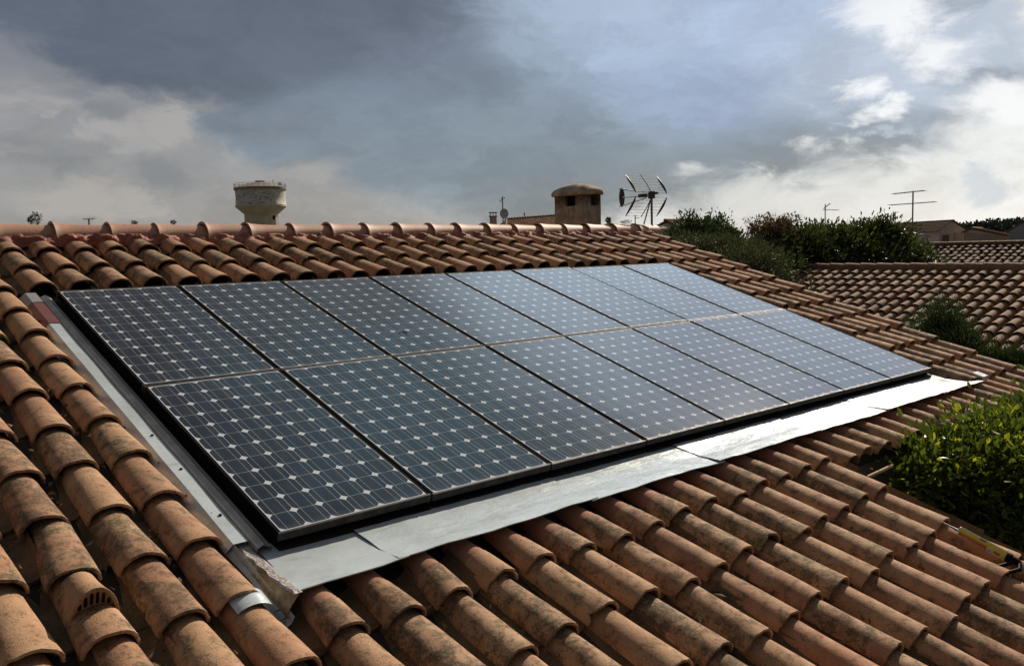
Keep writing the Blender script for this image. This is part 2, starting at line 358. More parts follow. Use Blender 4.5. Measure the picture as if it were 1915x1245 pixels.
# ------------------------------------------------------------------ object helpers
def tag(o, label=None, cat=None, group=None, kind=None):
    if label: o['label'] = label
    if cat: o['category'] = cat
    if group: o['group'] = group
    if kind: o['kind'] = kind
    return o
def empty(name, loc, label, cat, group=None):
    o = bpy.data.objects.new(name, None); COL.objects.link(o); o.location = Vector([float(q) for q in loc]); o.empty_display_size = .2
    return tag(o, label, cat, group)
class MB:
    """collects polygons (world coordinates) and links them as ONE mesh object"""
    def __init__(s): s.v = []; s.f = []; s.mi = []; s.tone = []; s.n = 0; s.smooth = []
    def add(s, v, f, mi=0, tone=(.5, .5, .5, 0), smooth=True):
        v = np.asarray(v, float).reshape(-1, 3)
        s.v.append(v); o = s.n
        for q in f: s.f.append(tuple(int(i)+o for i in q)); s.mi.append(mi); s.smooth.append(smooth)
        t = np.asarray(tone, float)
        if t.ndim == 1: t = np.tile(t, (len(v), 1))
        s.tone.append(t); s.n += len(v)
    def grid(s, P, mi=0, tone=(.5, .5, .5, 0), smooth=True, close=False, flip=False):
        P = np.asarray(P, float); a, b_ = P.shape[:2]; f = []
        for i in range(a-1):
            for j in range(b_-1+(1 if close else 0)):
                j2 = (j+1) % b_
                q = (i*b_+j, i*b_+j2, (i+1)*b_+j2, (i+1)*b_+j)
                f.append(q[::-1] if flip else q)
        s.add(P.reshape(-1, 3), f, mi, tone, smooth)
    def box(s, c, sx, sy, sz, ax=None, mi=0, **k):
        """box centred at c; ax = 3 unit axes"""
        ax = np.eye(3) if ax is None else np.asarray(ax, float)
        v = [np.asarray(c, float)+ax[0]*sx/2*i+ax[1]*sy/2*j+ax[2]*sz/2*k_ for i in (-1, 1) for j in (-1, 1) for k_ in (-1, 1)]
        s.add(v, [(0, 1, 3, 2), (4, 6, 7, 5), (0, 4, 5, 1), (2, 3, 7, 6), (0, 2, 6, 4), (1, 5, 7, 3)], mi, smooth=False, **k)
    def tube(s, pts, r, n=8, mi=0, caps=True, **k):
        pts = np.asarray(pts, float); r = np.broadcast_to(np.asarray(r, float), (len(pts),)); rings = []
        ref = None
        for i, p in enumerate(pts):
            d = pts[min(i+1, len(pts)-1)]-pts[max(i-1, 0)]; d /= np.linalg.norm(d)+1e-12
            if ref is None:
                ref = np.array([0, 0, 1.]) if abs(d[2]) < .9 else np.array([1., 0, 0])
            x = np.cross(d, ref); x /= np.linalg.norm(x); y = np.cross(d, x); ref = -np.cross(d, x) if False else ref
            rings.append([p+r[i]*(x*math.cos(a)+y*math.sin(a)) for a in np.linspace(0, 2*PI, n, endpoint=False)])
        s.grid(np.array(rings), mi, close=True, **k)
        if caps:
            s.add(rings[0], [tuple(range(n))], mi, smooth=False); s.add(rings[-1], [tuple(range(n))[::-1]], mi, smooth=False)
    def lathe(s, c, prof, n=32, mi=0, **k):
        c = np.asarray(c, float)
        P = [[c+np.array([r*math.cos(a), r*math.sin(a), z]) for a in np.linspace(0, 2*PI, n, endpoint=False)] for r, z in prof]
        s.grid(np.array(P), mi, close=True, **k)
    def build(s, name, mats, parent=None, origin=None):
        V = np.concatenate(s.v); T = np.concatenate(s.tone)
        if parent is not None:
            q = parent; o0 = np.zeros(3)
            while q is not None: o0 += np.array(q.location); q = q.parent
        else: o0 = np.zeros(3)
        org = np.zeros(3)
        if origin is not None: org = np.asarray(origin, float)-o0
        me = bpy.data.meshes.new(name); me.from_pydata((V-o0-org).tolist(), [], s.f)
        mats = mats if isinstance(mats, (list, tuple)) else [mats]
        for q in mats: me.materials.append(q)
        me.polygons.foreach_set('material_index', s.mi); me.polygons.foreach_set('use_smooth', s.smooth)
        a = me.color_attributes.new('tone', 'FLOAT_COLOR', 'POINT'); a.data.foreach_set('color', T.astype(np.float32).ravel())
        me.update()
        o = bpy.data.objects.new(name, me); COL.objects.link(o); o.location = Vector([float(q) for q in org])
        if parent is not None: o.parent = parent
        return o
SL = 0.31406
class Frame:
    """roof plane frame: u along the ridge, v down the slope, o off the plane"""
    def __init__(s, org, U, D): s.o = np.asarray(org, float); s.U = np.asarray(U, float); s.D = np.asarray(D, float); s.N = np.cross(s.D, s.U); s.N *= np.sign(s.N[2])
    def __call__(s, u, v, o=0.0):
        u, v, o = np.broadcast_arrays(np.asarray(u, float), np.asarray(v, float), np.asarray(o, float))
        return s.o+u[..., None]*s.U+v[..., None]*s.D+o[..., None]*s.N
R0 = Frame((0, 0, 0), (1, 0, 0), (0, -math.cos(SL), -math.sin(SL)))

def cover_tile(mb, fr, uc, vend, L=.462, w0=.196, w1=.156, h0=.082, top=0.0, tilt=.072, na=12, nl=5, jit=1.0, clean=0.0, mi=0, thick=.014, lip=True, arcs=False, stain_at=None):
    """convex canal tile: wide end downslope"""
    ju, jr = rng.normal(0, .005)*jit, rng.normal(0, .03)*jit
    jo = rng.normal(0, .003)*jit; jt = rng.normal(0, .018)*jit; ws = 1+rng.normal(0, .03)*jit
    tone = (rng.random(), rng.random(), rng.random(), clean)
    th = np.linspace(PI, 0, na+1); s = np.linspace(0, 1, nl+1)
    ph = rng.random(3)*6.28
    chip, chth = (.010+.014*rng.random() if rng.random() < .13 else 0.0), .3+2.5*rng.random()
    if rng.random() < .07*jit: jt *= 2.4; jr *= 1.8; jo += .005
    TH, SS = np.meshgrid(th, s)
    def surf(TH, SS, inset):
        w = (w0+(w1-w0)*SS)*ws; h = h0+(h0*.86-h0)*SS
        wav = 1+.018*jit*np.sin(3*TH+ph[0]+2*SS)+.012*jit*np.sin(7*SS+ph[1])
        x = np.cos(TH)*(w/2-inset)*wav; y = (np.sin(TH)**.92)*(h-inset)*wav
        xr = x*math.cos(jr)-y*math.sin(jr); yr = x*math.sin(jr)+y*math.cos(jr)
        o = yr-h0+top+jo-SS*L*tilt
        u = uc+ju+xr+jt*(SS-.3)*L
        rag = (1-np.clip(SS*4, 0, 1))**2*(.0025*np.sin(5*TH+ph[2])+.0015*np.sin(13*TH+ph[0])-chip*np.exp(-((TH-chth)/.16)**2))
        vv = vend-SS*L+rag
        return fr(u, vv, o)
    if stain_at is None: mb.grid(surf(TH, SS, 0), mi, tone, True)
    else:
        sb = (vend-stain_at)/L; s1 = np.concatenate([np.linspace(0, sb-.02, 5), [sb]]); s2 = np.linspace(sb, 1, 4)
        T1, S1 = np.meshgrid(th, s1); mb.grid(surf(T1, S1, 0), mi, tone, True)
        T2, S2_ = np.meshgrid(th, s2); mb.grid(surf(T2, S2_, .0025), mi, tone[:3]+(1.0,), True)
    if lip:
        e = np.array([0.0, .3])
        TH2, S2 = np.meshgrid(th, e); mb.grid(surf(TH2, S2, thick), mi, tone, True, flip=True)
        # rounded rim
        a = surf(th[None, :], np.full((1, na+1), 0.0), 0)[0]; c = surf(th[None, :], np.full((1, na+1), 0.0), thick)[0]
        mid = (a+c)/2+fr.D*.004
        mb.grid(np.array([a, mid, c]), mi, tone, False, flip=True)
        if arcs: pass
def channel_tile(mb, fr, uc, vend, L=.462, w=.134, base=-.119, mi=1, na=6):
    tone = (rng.random(), rng.random(), rng.random(), 0)
    ju = rng.normal(0, .005); jo = rng.normal(0, .005)
    th = np.linspace(PI, 2*PI, na+1); s = np.linspace(0, 1, 4)
    TH, SS = np.meshgrid(th, s)
    def g(TH, SS, d):
        wv = w*(1.0-.08*(1-SS))
        return fr(uc+ju+np.cos(TH)*wv/2, vend-SS*L, base+jo+.055+np.sin(TH)*.055+d-SS*L*.055+.008)
    mb.grid(g(TH, SS, 0), mi, tone, True, flip=True)
    a = g(th[None, :], np.zeros((1, na+1)), 0)[0]; c = g(th[None, :], np.zeros((1, na+1)), -.014)[0]
    mb.grid(np.array([a, c]), mi, tone, False)
def debris(mb, fr, uc, v0, v1, n, mi=1):
    for _ in range(n):
        p = fr(uc+rng.normal(0, .035), v0+rng.random()*(v1-v0), -.092+rng.random()*.012); s = .004+rng.random()*.014
        q = rng.normal(size=(4, 3))*s; mb.add(p+q, [(0, 1, 2), (0, 2, 3), (0, 3, 1), (1, 3, 2)], mi, (rng.random(),)*3+(0,), False)

exec_order = []
# ------------------------------------------------------------------ ground
GZ = -4.7
g = MB(); g.grid(np.array([[(x, y, GZ) for x in (-800, -60, 60, 2500)] for y in (-800, -60, 60, 2500)]), smooth=False)
tag(g.build('ground', M_GROUND), kind='structure')
hl = MB(); P = []
xs = np.linspace(0, 1, 60)
c0, c1 = at(1600, 440, 900), at(2300, 430, 900)
for k, hh in enumerate((0, .6, 1.0)):
    P.append([np.array([*(c0+(c1-c0)*t_)[:2], GZ+hh*(6+4*math.sin(t_*7)+3*math.sin(t_*17+1))])+np.array([k*15, k*15, 0]) for t_ in xs])
hl.grid(np.array(P)); tag(hl.build('hills', M_LEAF_G), kind='structure')

# ------------------------------------------------------------------ the house with the solar array
house = empty('house', (4, -2, GZ), 'stone coloured house under the big terracotta roof that carries the solar panels', 'house')
PT = .2525; U0 = .235
EAVE_R, EAVE_L = 3.87, 7.05
rf = MB(); chn = MB()
def course_list(vs, v0, v1, step=.403):
    out = []; v = v0
    while v > v1: out.append(v); v -= step
    return out
for k in range(-13, 31):
    uc = U0+PT*k
    jcol = rng.normal(0, .012) if k != -2 else 0.0
    if k <= -2:                                  # left of the array: ridge to eave
        ends = [.25+.403*j+jcol for j in range(-4, 17)]
        ends = [e for e in ends if e < EAVE_L]
        if k == -2: jcol = 0
        for e in ends: cover_tile(rf, R0, uc+(-.02 if k == -2 else 0), e+rng.normal(0, .006), L=.462 if e > -1.0 else .36)
    elif k <= 25 or k == -1:                     # above the array
        for e in (-.20, -.60, -1.0): cover_tile(rf, R0, uc, e+jcol*.6+rng.normal(0, .008), L=.46 if e > -.9 else .33)
        # below the array
        last = EAVE_R if k >= 14 else EAVE_L
        e = 3.82+jcol*1.2 if k < 14 else 3.87+jcol
        cover_tile(rf, R0, uc, e, L=e-3.45, top=.0, w1=.128, nl=9, stain_at=(3.625+rng.normal(0, .012))); e += .403
        while e < last+.05: cover_tile(rf, R0, uc, e+rng.normal(0, .006), L=.455); e += .403
    else:                                        # right of the array
        for j in range(-3, 10):
            e = .25+.403*j+jcol-(0 if k != 30 else .02)
            if k == 26 and -.05 < e < 3.3: pass
            cover_tile(rf, R0, uc, e+rng.normal(0, .006), L=.46 if j > -3 else .36, top=.012 if k == 30 else 0)
for k in range(-13, 30):
    uc = U0+PT*(k+.5)
    lst = EAVE_R if k >= 13 else EAVE_L
    for j in range(-3, 18):
        e = .135+.403*j+rng.normal(0, .01)
        if e > lst+.03: break
        if -1 <= k <= 25 and -.1 < e-.2 and e < 3.35 and k > -2: continue
        if k == -2 and 0 < e < 3.3: continue
        if -1 <= k <= 25 and 3.3 < e < 3.75: continue
        channel_tile(rf, R0, uc, e+.02, L=.46 if not (-1 <= k <= 25 and 3.7 < e < 4.1) else .27)
    if k < -1: debris(rf, R0, uc, .2, EAVE_L-.3, 90)
    elif k < 13: debris(rf, R0, uc, 3.6, EAVE_L-.3, 45)
# lower right rake: channel tile turned up beside the bush
for j in range(0, 9):
    channel_tile(rf, R0, U0+PT*13.52, 3.95+.403*j, base=-.105, w=.14)
roof = rf.build('roof', [M_TILE, M_CHAN], house)
# far slope, simpler tiles
back = Frame((0, 1.42*2, 0), (1, 0, 0), (0, math.cos(SL), -math.sin(SL)))
bk = MB()
for k in range(-13, 31):
    for j in range(0, 9): cover_tile(bk, back, U0+PT*k, -1.25+.45*j+.4, L=.5, na=6, nl=1, lip=False)
bk.build('rear_roof', [M_TILE, M_CHAN], house)
dk = MB()
def slab(mb, fr, u0, u1, v0, v1, o0, o1, mi=0):
    v = [fr(u, v_, o) for u in (u0, u1) for v_ in (v0, v1) for o in (o0, o1)]
    mb.add(v, [(0, 1, 3, 2), (4, 6, 7, 5), (0, 4, 5, 1), (2, 3, 7, 6), (0, 2, 6, 4), (1, 5, 7, 3)], mi, smooth=False)
slab(dk, R0, -3.1, 3.74, -1.4, 6.95, -.20, -.125)
slab(dk, R0, 3.742, 7.93, -1.4, 3.8, -.20, -.125)
slab(dk, back, -3.1, 7.93, -1.4, 2.5, -.20, -.125)
dk.build('roof_deck', M_DECK, house)
wl = MB()
def hz(v): return -v*math.sin(SL)-.2
def prism(mb, pts_xy, z0, ztop):
    n = len(pts_xy); v = [(x, y, z0) for x, y in pts_xy]+[(x, y, ztop(x, y)) for x, y in pts_xy]
    mb.add(v, [(i, (i+1) % n, (i+1) % n+n, i+n) for i in range(n)], 0, smooth=False)
zt = lambda x, y: min(-abs(y-1.42)*math.tan(SL)+.22, .3)
prism(wl, [(-3.0, -6.5), (3.62, -6.5), (3.62, -3.45), (7.82, -3.45), (7.82, 1.42), (7.82, 3.6), (-3.0, 3.6), (-3.0, 1.42)], GZ, zt)
wl.build('wall', M_WALL, house)

# ridge: overlapping caps on red painted mortar
rc = MB(); YR = 1.40
joints = [-3.0, -2.58, -2.15, -1.72, -1.30, -.88, -.46, -.04, .37, .80, 1.19, 1.62, 2.03, 2.48, 2.89, 3.31, 3.72, 4.15, 4.52, 4.95, 5.37, 5.79, 6.20, 6.61, 7.13, 7.62]
def ridge_cap(x0, x1, collar=1.0):
    tone = (rng.random(), rng.random(), rng.random(), 0)
    L = x1-x0+.07; th = np.linspace(PI*1.04, -.04*PI, 19); s = np.array([0, .03, .12, .35, .7, 1.0])
    TH, SS = np.meshgrid(th, s)
    rad = .122+.020*collar*np.exp(-SS*9)-.012*SS
    zc = .372
    def g(inset, SS_=SS, TH_=TH, rad_=rad):
        x = x0+SS_*L; rr = rad_-inset+rng.normal(0, .0008)
        return np.stack([x+0*TH_, YR+np.cos(TH_)*rr*1.08, zc+np.sin(TH_)*rr+.012*np.sin(x0*9)*.3], -1)
    rc.grid(g(0), 0, tone, True)
    a = g(0)[0]; c = g(.022)[0]; m_ = (a+c)/2-np.array([.006, 0, 0])
    rc.grid(np.array([a, m_, c]), 0, tone, False, flip=True)
    rc.grid(g(.022)[:3], 0, tone, True, flip=True)
for i, x in enumerate(joints):
    x1 = joints[i+1] if i+1 < len(joints) else 8.0
    ridge_cap(x, x1, .75+.5*rng.random())
ridge = rc.build('ridge', M_RIDGE, roof)
mo = MB()
xs = np.arange(-3.05, 7.98, .022); rows = []
tp = []
for fz in np.linspace(0, 1, 10):
    row = []
    for x in xs:
        near = max(0, 1-abs(x-.62)/.75)
        colph = abs(((x-U0)/PT+.5) % 1-.5)
        bot_v = -1.235-.05*(colph*2)+near*.02; lo = R0(x, bot_v, -.10+.055*(1-colph*2))
        y = lo[1]*(1-fz)+(YR-.105+.0*near)*fz; z = lo[2]*(1-fz)**1.2+(.405)*(1-(1-fz)**1.2)
        bul = math.sin(fz*PI)*(.008+.035*near)
        nz = .008*math.sin(x*23+fz*7)+.006*math.sin(x*57+2*fz)+rng.normal(0, .0035)*(1+2*near)
        row.append((x, y-bul-nz, z+bul*.6+nz*.5))
    rows.append(row)
mo.grid(np.array(rows), 0, smooth=True)
# splash of mortar over the first caps
mo.build('ridge_mortar', M_MORTAR, roof)

# ventilation tile
vt = MB(); vu, vv0 = U0+PT*-4+.0, 3.27
th = np.linspace(PI, 0, 17)
hood = []
for s_ in np.linspace(0, 1, 8):
    w = .088*(.82+.18*s_); h = .062*(s_**1.5)
    hood.append(R0(vu+np.cos(th)*w, np.full(17, vv0-.17+.20*s_), -.088+np.sin(th)*(.090+h)))
vt.grid(np.array(hood), 0, (.8, .1, .3, 0))
lip = hood[-1]; inn = R0(vu+np.cos(th)*.074, np.full(17, vv0+.03), -.088+np.sin(th)*.140); mid = R0(vu+np.cos(th)*.081, np.full(17, vv0+.036), -.088+np.sin(th)*.147)
vt.grid(np.array([lip, mid, inn]), 0, (.8, .1, .3, 0))
face = R0(vu+np.cos(th)*.074, np.full(17, vv0+.018), -.088+np.sin(th)*.140)
cen = R0(np.array([vu]), np.array([vv0+.018]), np.array([-.07]))
vt.grid(np.array([inn, face]), 0, (.8, .1, .3, 0)); vt.add(np.concatenate([face, cen]), [(i, i+1, 17) for i in range(16)], 0, (.8, .1, .3, 0), False)
vtile = vt.build('vent_tile', M_TILE, roof)
sv = MB()
for i in range(6):
    x = vu-.05+.02*i; q_ = math.sqrt(max(0, 1-((x-vu)/.074)**2)); zt1 = -.088+.140*q_-.014
    zb1 = -.012-.082*(1-math.sqrt(1-((x-vu)/.098)**2)); zc_ = (zt1+zb1)/2; hh = zt1-zb1
    pts = [R0(x+math.copysign(abs(math.cos(a))**.6, math.cos(a))*.0062, vv0+.0215, zc_+math.copysign(abs(math.sin(a))**.6, math.sin(a))*hh/2) for a in np.linspace(0, 2*PI, 14, endpoint=False)]
    sv.add(pts, [tuple(range(14))], 0, smooth=False)
sv.build('vent_slots', M_BLACK, house)

# chimney on the far slope
CC = at(1098, 418, 13.0); cx, cy_ = CC[0], CC[1]     # nearest corner
zt_ = at(1098, 362, 13.0)[2]; WX, WY = .30, .66; zb = -.8
ch = MB(); x0, x1, y0, y1 = cx, cx+WX, cy_, cy_+WY
def bx(mb, a0, a1, b0, b1, z0, z1, mi=0): mb.box(((a0+a1)/2, (b0+b1)/2, (z0+z1)/2), a1-a0, b1-b0, z1-z0, mi=mi)
zo = zt_-.165
bx(ch, x0, x1, y0, y1, zb, zo)
bx(ch, x0, x0+.06, y0, y0+.235, zo, zt_); bx(ch, x0+.002, x0+.06, y0+.44, y1, zo, zt_)     # west face piers
bx(ch, x0+.06, x0+.09, y0+.001, y0+.06, zo, zt_); bx(ch, x1-.04, x1, y0, y0+.06, zo, zt_)     # south face
bx(ch, x1-.06, x1-.001, y0+.06, y1-.002, zo, zt_); bx(ch, x0+.06, x1-.06, y1-.06, y1-.001, zo, zt_)
bx(ch, x0+.10, x1-.08, y0+.12, y1-.1, zo, zt_-.01, 1)
chim = ch.build('chimney', [M_STUCCO, M_BLACK], house)
for v in chim.data.vertices: pass
cp = MB(); ccx, ccy = (x0+x1)/2, (y0+y1)/2
prof = [(.0, -.04), (1.0, -.04), (1.02, -.02), (1.0, .015), (.9, .045), (.72, .08), (.5, .108), (.25, .124), (.02, .128)]
P = []
for r, z in prof:
    row = []
    for a in np.linspace(0, 2*PI, 40, endpoint=False):
        c, s_ = math.cos(a), math.sin(a); e = .35
        ex = math.copysign(abs(c)**(.6), c)*(WX/2+.085)*r; ey = math.copysign(abs(s_)**(.6), s_)*(WY/2+.085)*r
        nn = .008*math.sin(5*a+r*9)+rng.normal(0, .003)
        row.append((ccx+ex*(1+nn), ccy+ey*(1+nn), zt_+.035+z+nn*.6))
    P.append(row)
cp.grid(np.array(P), 0, close=True)
cp.build('chimney_cap', M_CAPST, chim)

# ------------------------------------------------------------------ solar panels
PW, PL = .820, 1.590; FW, FL = .806, 1.576
def panel_meshes():
    fr_ = MB(); T = .038; e = .0155
    # local: x right, y up the slope, z normal ; frame of four bars, bevelled by a thin proud lip
    def bar(xa, xb, ya, yb, mi=0, dz=0.0): fr_.box(((xa+xb)/2, (ya+yb)/2, -T/2-dz/2), xb-xa, yb-ya, T-dz, mi=mi)
    bar(0, FW, 0, .013); bar(0, FW, FL-.013, FL); bar(0, e, .013, FL-.013, 1, .0015); bar(FW-e, FW, .013, FL-.013, 1, .0015)
    gl = MB(); nx, ny = 6, 12
    gl.grid(np.array([[(e+(FW-2*e)*i/nx, .013+(FL-.026)*j/ny, -.0025) for i in range(nx+1)] for j in range(ny+1)]), smooth=True)
    gl.grid(np.array([[(e, .013, -.008), (FW-e, .013, -.008)], [(e, FL-.013, -.008), (FW-e, FL-.013, -.008)]]), smooth=False, flip=True)
    return fr_, gl
fm, gm = panel_meshes()
proto = None
ordn = ['first', 'second', 'third', 'fourth', 'fifth', 'sixth', 'seventh', 'eighth']
Rm = Matrix((R0.U, -R0.D, R0.N)).transposed().to_4x4()
for row in range(2):
    for c in range(8):
        org = R0(c*PW+.006, (row+1)*PL-.005, 0.0+rng.normal(0, .0008))
        where = ('upper' if row == 0 else 'lower')
        if c == 0: lab = 'dark solar panel at the left end of the %s row, beside the metal rail' % where
        elif c == 7: lab = 'bluish solar panel at the right end of the %s row, nearest the roof edge' % where
        else: lab = 'framed solar panel, %s from the left in the %s row of the roof array' % (ordn[c], where)
        if proto is None:
            p = bpy.data.objects.new('solar_panel', None); COL.objects.link(p)
            fo = fm.build('frame', [M_FRAME, M_BLACKM]); go = gm.build('cell_glass', M_CELL); fo.parent = p; go.parent = p; proto = (p, fo, go)
        else:
            p = proto[0].copy(); COL.objects.link(p)
            for q in proto[1:]:
                d = q.copy(); COL.objects.link(d); d.parent = p
        tilt = Matrix.Rotation(rng.normal(0, .0018), 4, 'X') @ Matrix.Rotation(rng.normal(0, .0018), 4, 'Y')
        p.matrix_world = Matrix.Translation(Vector(org)) @ Rm @ tilt
        p.empty_display_size = .2
        tag(p, lab, 'solar panel', 'solar panels of the roof array')
lf_ = MB()
for q_, (du, dv, an, L_) in enumerate(((0, 0, .4, .05), (.03, .012, 1.9, .035), (-.02, .02, 2.7, .03))):
    c_ = np.array([2.0+du, 1.18+dv]); ca, sa_ = math.cos(an), math.sin(an)
    pts = [(0, 0, .003), (.35, .22, .010), (1, 0, .012), (.35, -.22, .006)]
    lf_.add([R0(c_[0]+L_*(x*ca-y*sa_), c_[1]+L_*(x*sa_+y*ca), z) for x, y, z in pts], [(0, 1, 2, 3)], smooth=False)
tag(lf_.build('dry_leaf', M_BARK), 'small dry brown leaf scrap lying on the third upper panel', 'leaf')
# mounting tray below the panels
tr = MB(); slab(tr, R0, -.005, 6.56, -.01, 3.14, -.128, -.082)
for i in range(9): slab(tr, R0, max(.004, i*PW-.02), min(6.55, i*PW+.02), .005, 3.155, -.0815, -.040)
for i in range(8): slab(tr, R0, i*PW+.004, (i+1)*PW-.008 if i < 7 else 6.55, 3.145, 3.196+rng.normal(0, .004), -.128, -.060)  # black filler strips added to darken the band below the lower frames
tag(tr.build('mounting_tray', M_BLACK), 'black mounting tray showing as dark gaps under the solar panels', 'mounting tray')

def sweep(mb, prof, v0, v1, mi=0, nv=2, fr=R0, thick=0, wav=0.0, smooth=False):
    vs = np.linspace(v0, v1, nv)
    P = [[fr(u, v, o+wav*math.sin(v*9+u*20)) for u, o in prof] for v in vs]
    mb.grid(np.array(P), mi, smooth=smooth, flip=True)
# left rail of the array
rl = MB()
sweep(rl, [(-.088, -.100), (-.084, -.052), (-.058, -.040), (-.053, -.038), (-.052, -.048), (-.044, -.050), (-.042, -.044), (-.039, -.044), (-.037, -.056), (-.020, -.058), (-.018, -.075)], -.03, 3.17)
rl_o = rl.build('mounting_rail', M_ZINC_D); tag(rl_o, 'grey folded metal rail running down the left side of the solar array', 'rail')
# left flashing sheet
lf = MB()
sweep(lf, [(-.36, -.122), (-.205, -.118), (-.155, -.058), (-.086, -.060), (-.084, -.075)], .17, 3.09, nv=30, wav=.0012)
lf_e = empty('side_flashing', R0(-.15, 1.6, -.11), 'grey zinc flashing with a raised rib between the left tile column and the rail', 'flashing')
lf.build('rib_sheet', M_ZINC, lf_e)
mp = MB(); sweep(mp, [(-.36, -.116), (-.206, -.112), (-.154, -.0535), (-.0885, -.0545)], .03, .44)
q = mp.build('maroon_patch', M_MAROON, lf_e)
tpc = MB(); sweep(tpc, [(-.36, -.108), (-.206, -.104), (-.152, -.050), (-.0885, -.0505)], -.12, .06)
tpc.build('top_sheet', M_ZINC_D, lf_e)
for v in (2.05, 2.42, 2.86):
    scw = MB(); scw.lathe(R0(-.112, v, -.058), [(0, .006), (.006, .005), (.008, 0), (.008, -.004)], 8); scw.build('screw', M_BLACK, lf_e)

# front apron flashing, in overlapping sheets
ap = empty('front_flashing', R0(3, 3.35, -.05), 'long bright zinc apron flashing along the lower edge of the solar array', 'flashing')
bounds = [-.125, .42, 1.62, 2.75, 3.9, 4.95, 6.0, 6.82]
for i in range(len(bounds)-1):
    a0, a1 = bounds[i], bounds[i+1]
    mb = MB(); nu = max(8, int((a1-a0)/.06)); us = np.linspace(a0-(.05 if i else 0), a1, nu)
    prof = [(3.04, -.092), (3.20, -.074), (3.32, -.054), (3.412, -.039), (3.418, -.037), (3.47, -.021), (3.52, -.008), (3.553, .001)]
    P = []; ph = rng.random(4)*6
    lift = .006 if i % 2 else .0
    for (v, o) in prof:
        row = []
        for u in us:
            t_ = (v-3.06)/.5
            wv = .0022*math.sin(u*7+ph[0])*t_+.0022*math.sin(u*17+ph[1])*t_+.003*math.sin(u*3+v*12+ph[2])+.0012*math.sin(u*31+v*20)
            vv_ = v+(.004*math.sin(u*5+ph[3]) if v > 3.5 else 0)
            if i == len(bounds)-2 and u > 6.35: vv_ = v+max(0, (u-6.35))*.36*max(0, 1-t_)      # right tip cut off at an angle
            if i == 0 and v > 3.3: pass
            row.append(R0(u, vv_, o+wv+lift))
        P.append(row)
    mb.grid(np.array(P), smooth=True, flip=False)
    lastr = P[-1]; mb.grid(np.array([lastr, [p_+R0.D*.001-R0.N*.005 for p_ in lastr]]), smooth=False)
    mb.build('sheet', M_ZINC, ap)
br = MB(); br.box(R0(6.93, 3.47, .012), .12, .10, .012, (R0.U, R0.D, R0.N)); br.box(R0(6.99, 3.47, -.01), .012, .10, .05, (R0.U, R0.D, R0.N))
br.build('end_bracket', M_ZINC, ap)
# corner: zinc gutter strip, foam and tape at the left end of the apron
cn = empty('corner_flashing', R0(-.2, 3.35, -.1), 'zinc corner strip with crumpled grey tape at the lower left of the array', 'flashing')
cs = MB(); sweep(cs, [(-.30, -.098), (-.225, -.104), (-.185, -.106), (-.183, -.106), (-.160, -.088), (-.150, -.060)], 3.08, 3.62)
cs.build('corner_strip', M_ZINC, cn)
cu = MB(); th = np.linspace(2.4, .35, 12)
cu.grid(np.array([R0(-.275+np.cos(th)*.092, np.full(12, v), -.088+np.sin(th)*.070) for v in (3.43, 3.535)]), smooth=True)
cu.grid(np.array([R0(-.275+np.cos(th)*.090, np.full(12, v), -.089+np.sin(th)*.068) for v in (3.43, 3.535)]), smooth=True, flip=True)
cu.build('curved_scrap', M_ZINC, cn)
fo_ = MB(); P = []
for v in np.linspace(3.12, 3.58, 40):
    t_ = (v-3.12)/.46; w = .010+.020*math.sin(t_*PI)**.5
    o1 = np.interp(v, [3.06, 3.412, 3.553], [-.09, -.039, .001])
    row = []
    for j, s_ in enumerate(np.linspace(0, 1, 7)):
        n_ = rng.normal(0, .002)
        row.append(R0(-.165+.045*s_, v, -.100+(o1+.100+.0)*s_**.7+math.sin(s_*PI)*.012*math.sin(t_*PI)+n_))
    P.append(row)
fo_.grid(np.array(P)); fo_.build('foam_bead', M_FOAM, cn)
tp_ = MB(); P = []
for v in np.linspace(3.09, 3.575, 60):
    t_ = (v-3.09)/.485; o1 = np.interp(v, [3.06, 3.412, 3.553], [-.09, -.039, .001])+.006
    wl_ = -.135-.004*math.sin(v*60); wr = -.098+.006*math.sin(v*37)+.01*(1-t_)
    row = [R0(wl_+(wr-wl_)*s_, v, o1-(.012 if s_ == 0 else 0)-(.006 if s_ == 1 else 0)+rng.normal(0, .0007)) for s_ in (0, .1, .3, .5, .7, .9, 1)]
    P.append(row)
tp_.grid(np.array(P), smooth=False); tp_.build('tape', M_FOIL, cn)

# twig / timber bit under the eave of the right wing
tb = MB(); tb.tube([R0(3.85, 3.95, -.16), R0(4.15, 3.99, -.10)], .012, 6); tag(tb.build('timber_batten', M_WOOD), 'short pale timber batten poking out where the two eaves meet', 'batten')

# ------------------------------------------------------------------ caulking gun on the tiles
GU, GV = 3.405, 4.715
gun = empty('caulking_gun', R0(GU, GV+.15, -.02), 'yellow cartridge in a black caulking gun lying between two tile rows', 'caulking gun')
a_ = R0(GU, GV, .012); b_ = R0(GU-.012, GV+.265, .012); ax = (b_-a_)/np.linalg.norm(b_-a_)
ct = MB(); ct.tube([a_, a_+ax*.004, a_+ax*.008, b_], [.024, .0265, .0255, .0255], 20); cart = ct.build('cartridge', M_YEL, gun)
lb = MB(); sx = np.cross(ax, R0.N); sx /= np.linalg.norm(sx); ny_ = np.cross(sx, ax)
def patch(mb, s0, s1, t0, t1, r=.0262, mi=0):
    th_ = np.linspace(math.radians(t0), math.radians(t1), 10)
    P = [[a_+ax*s+(sx*math.cos(t_)+ny_*math.sin(t_))*r for t_ in th_] for s in np.linspace(s0, s1, 6)]
    mb.grid(np.array(P), mi); 
sgn = 1 if np.dot(sx, R0.U) < 0 else -1        # side facing left (towards camera)
def side(t0, t1): return (t0, t1) if sgn > 0 else (180-t0, 180-t1)
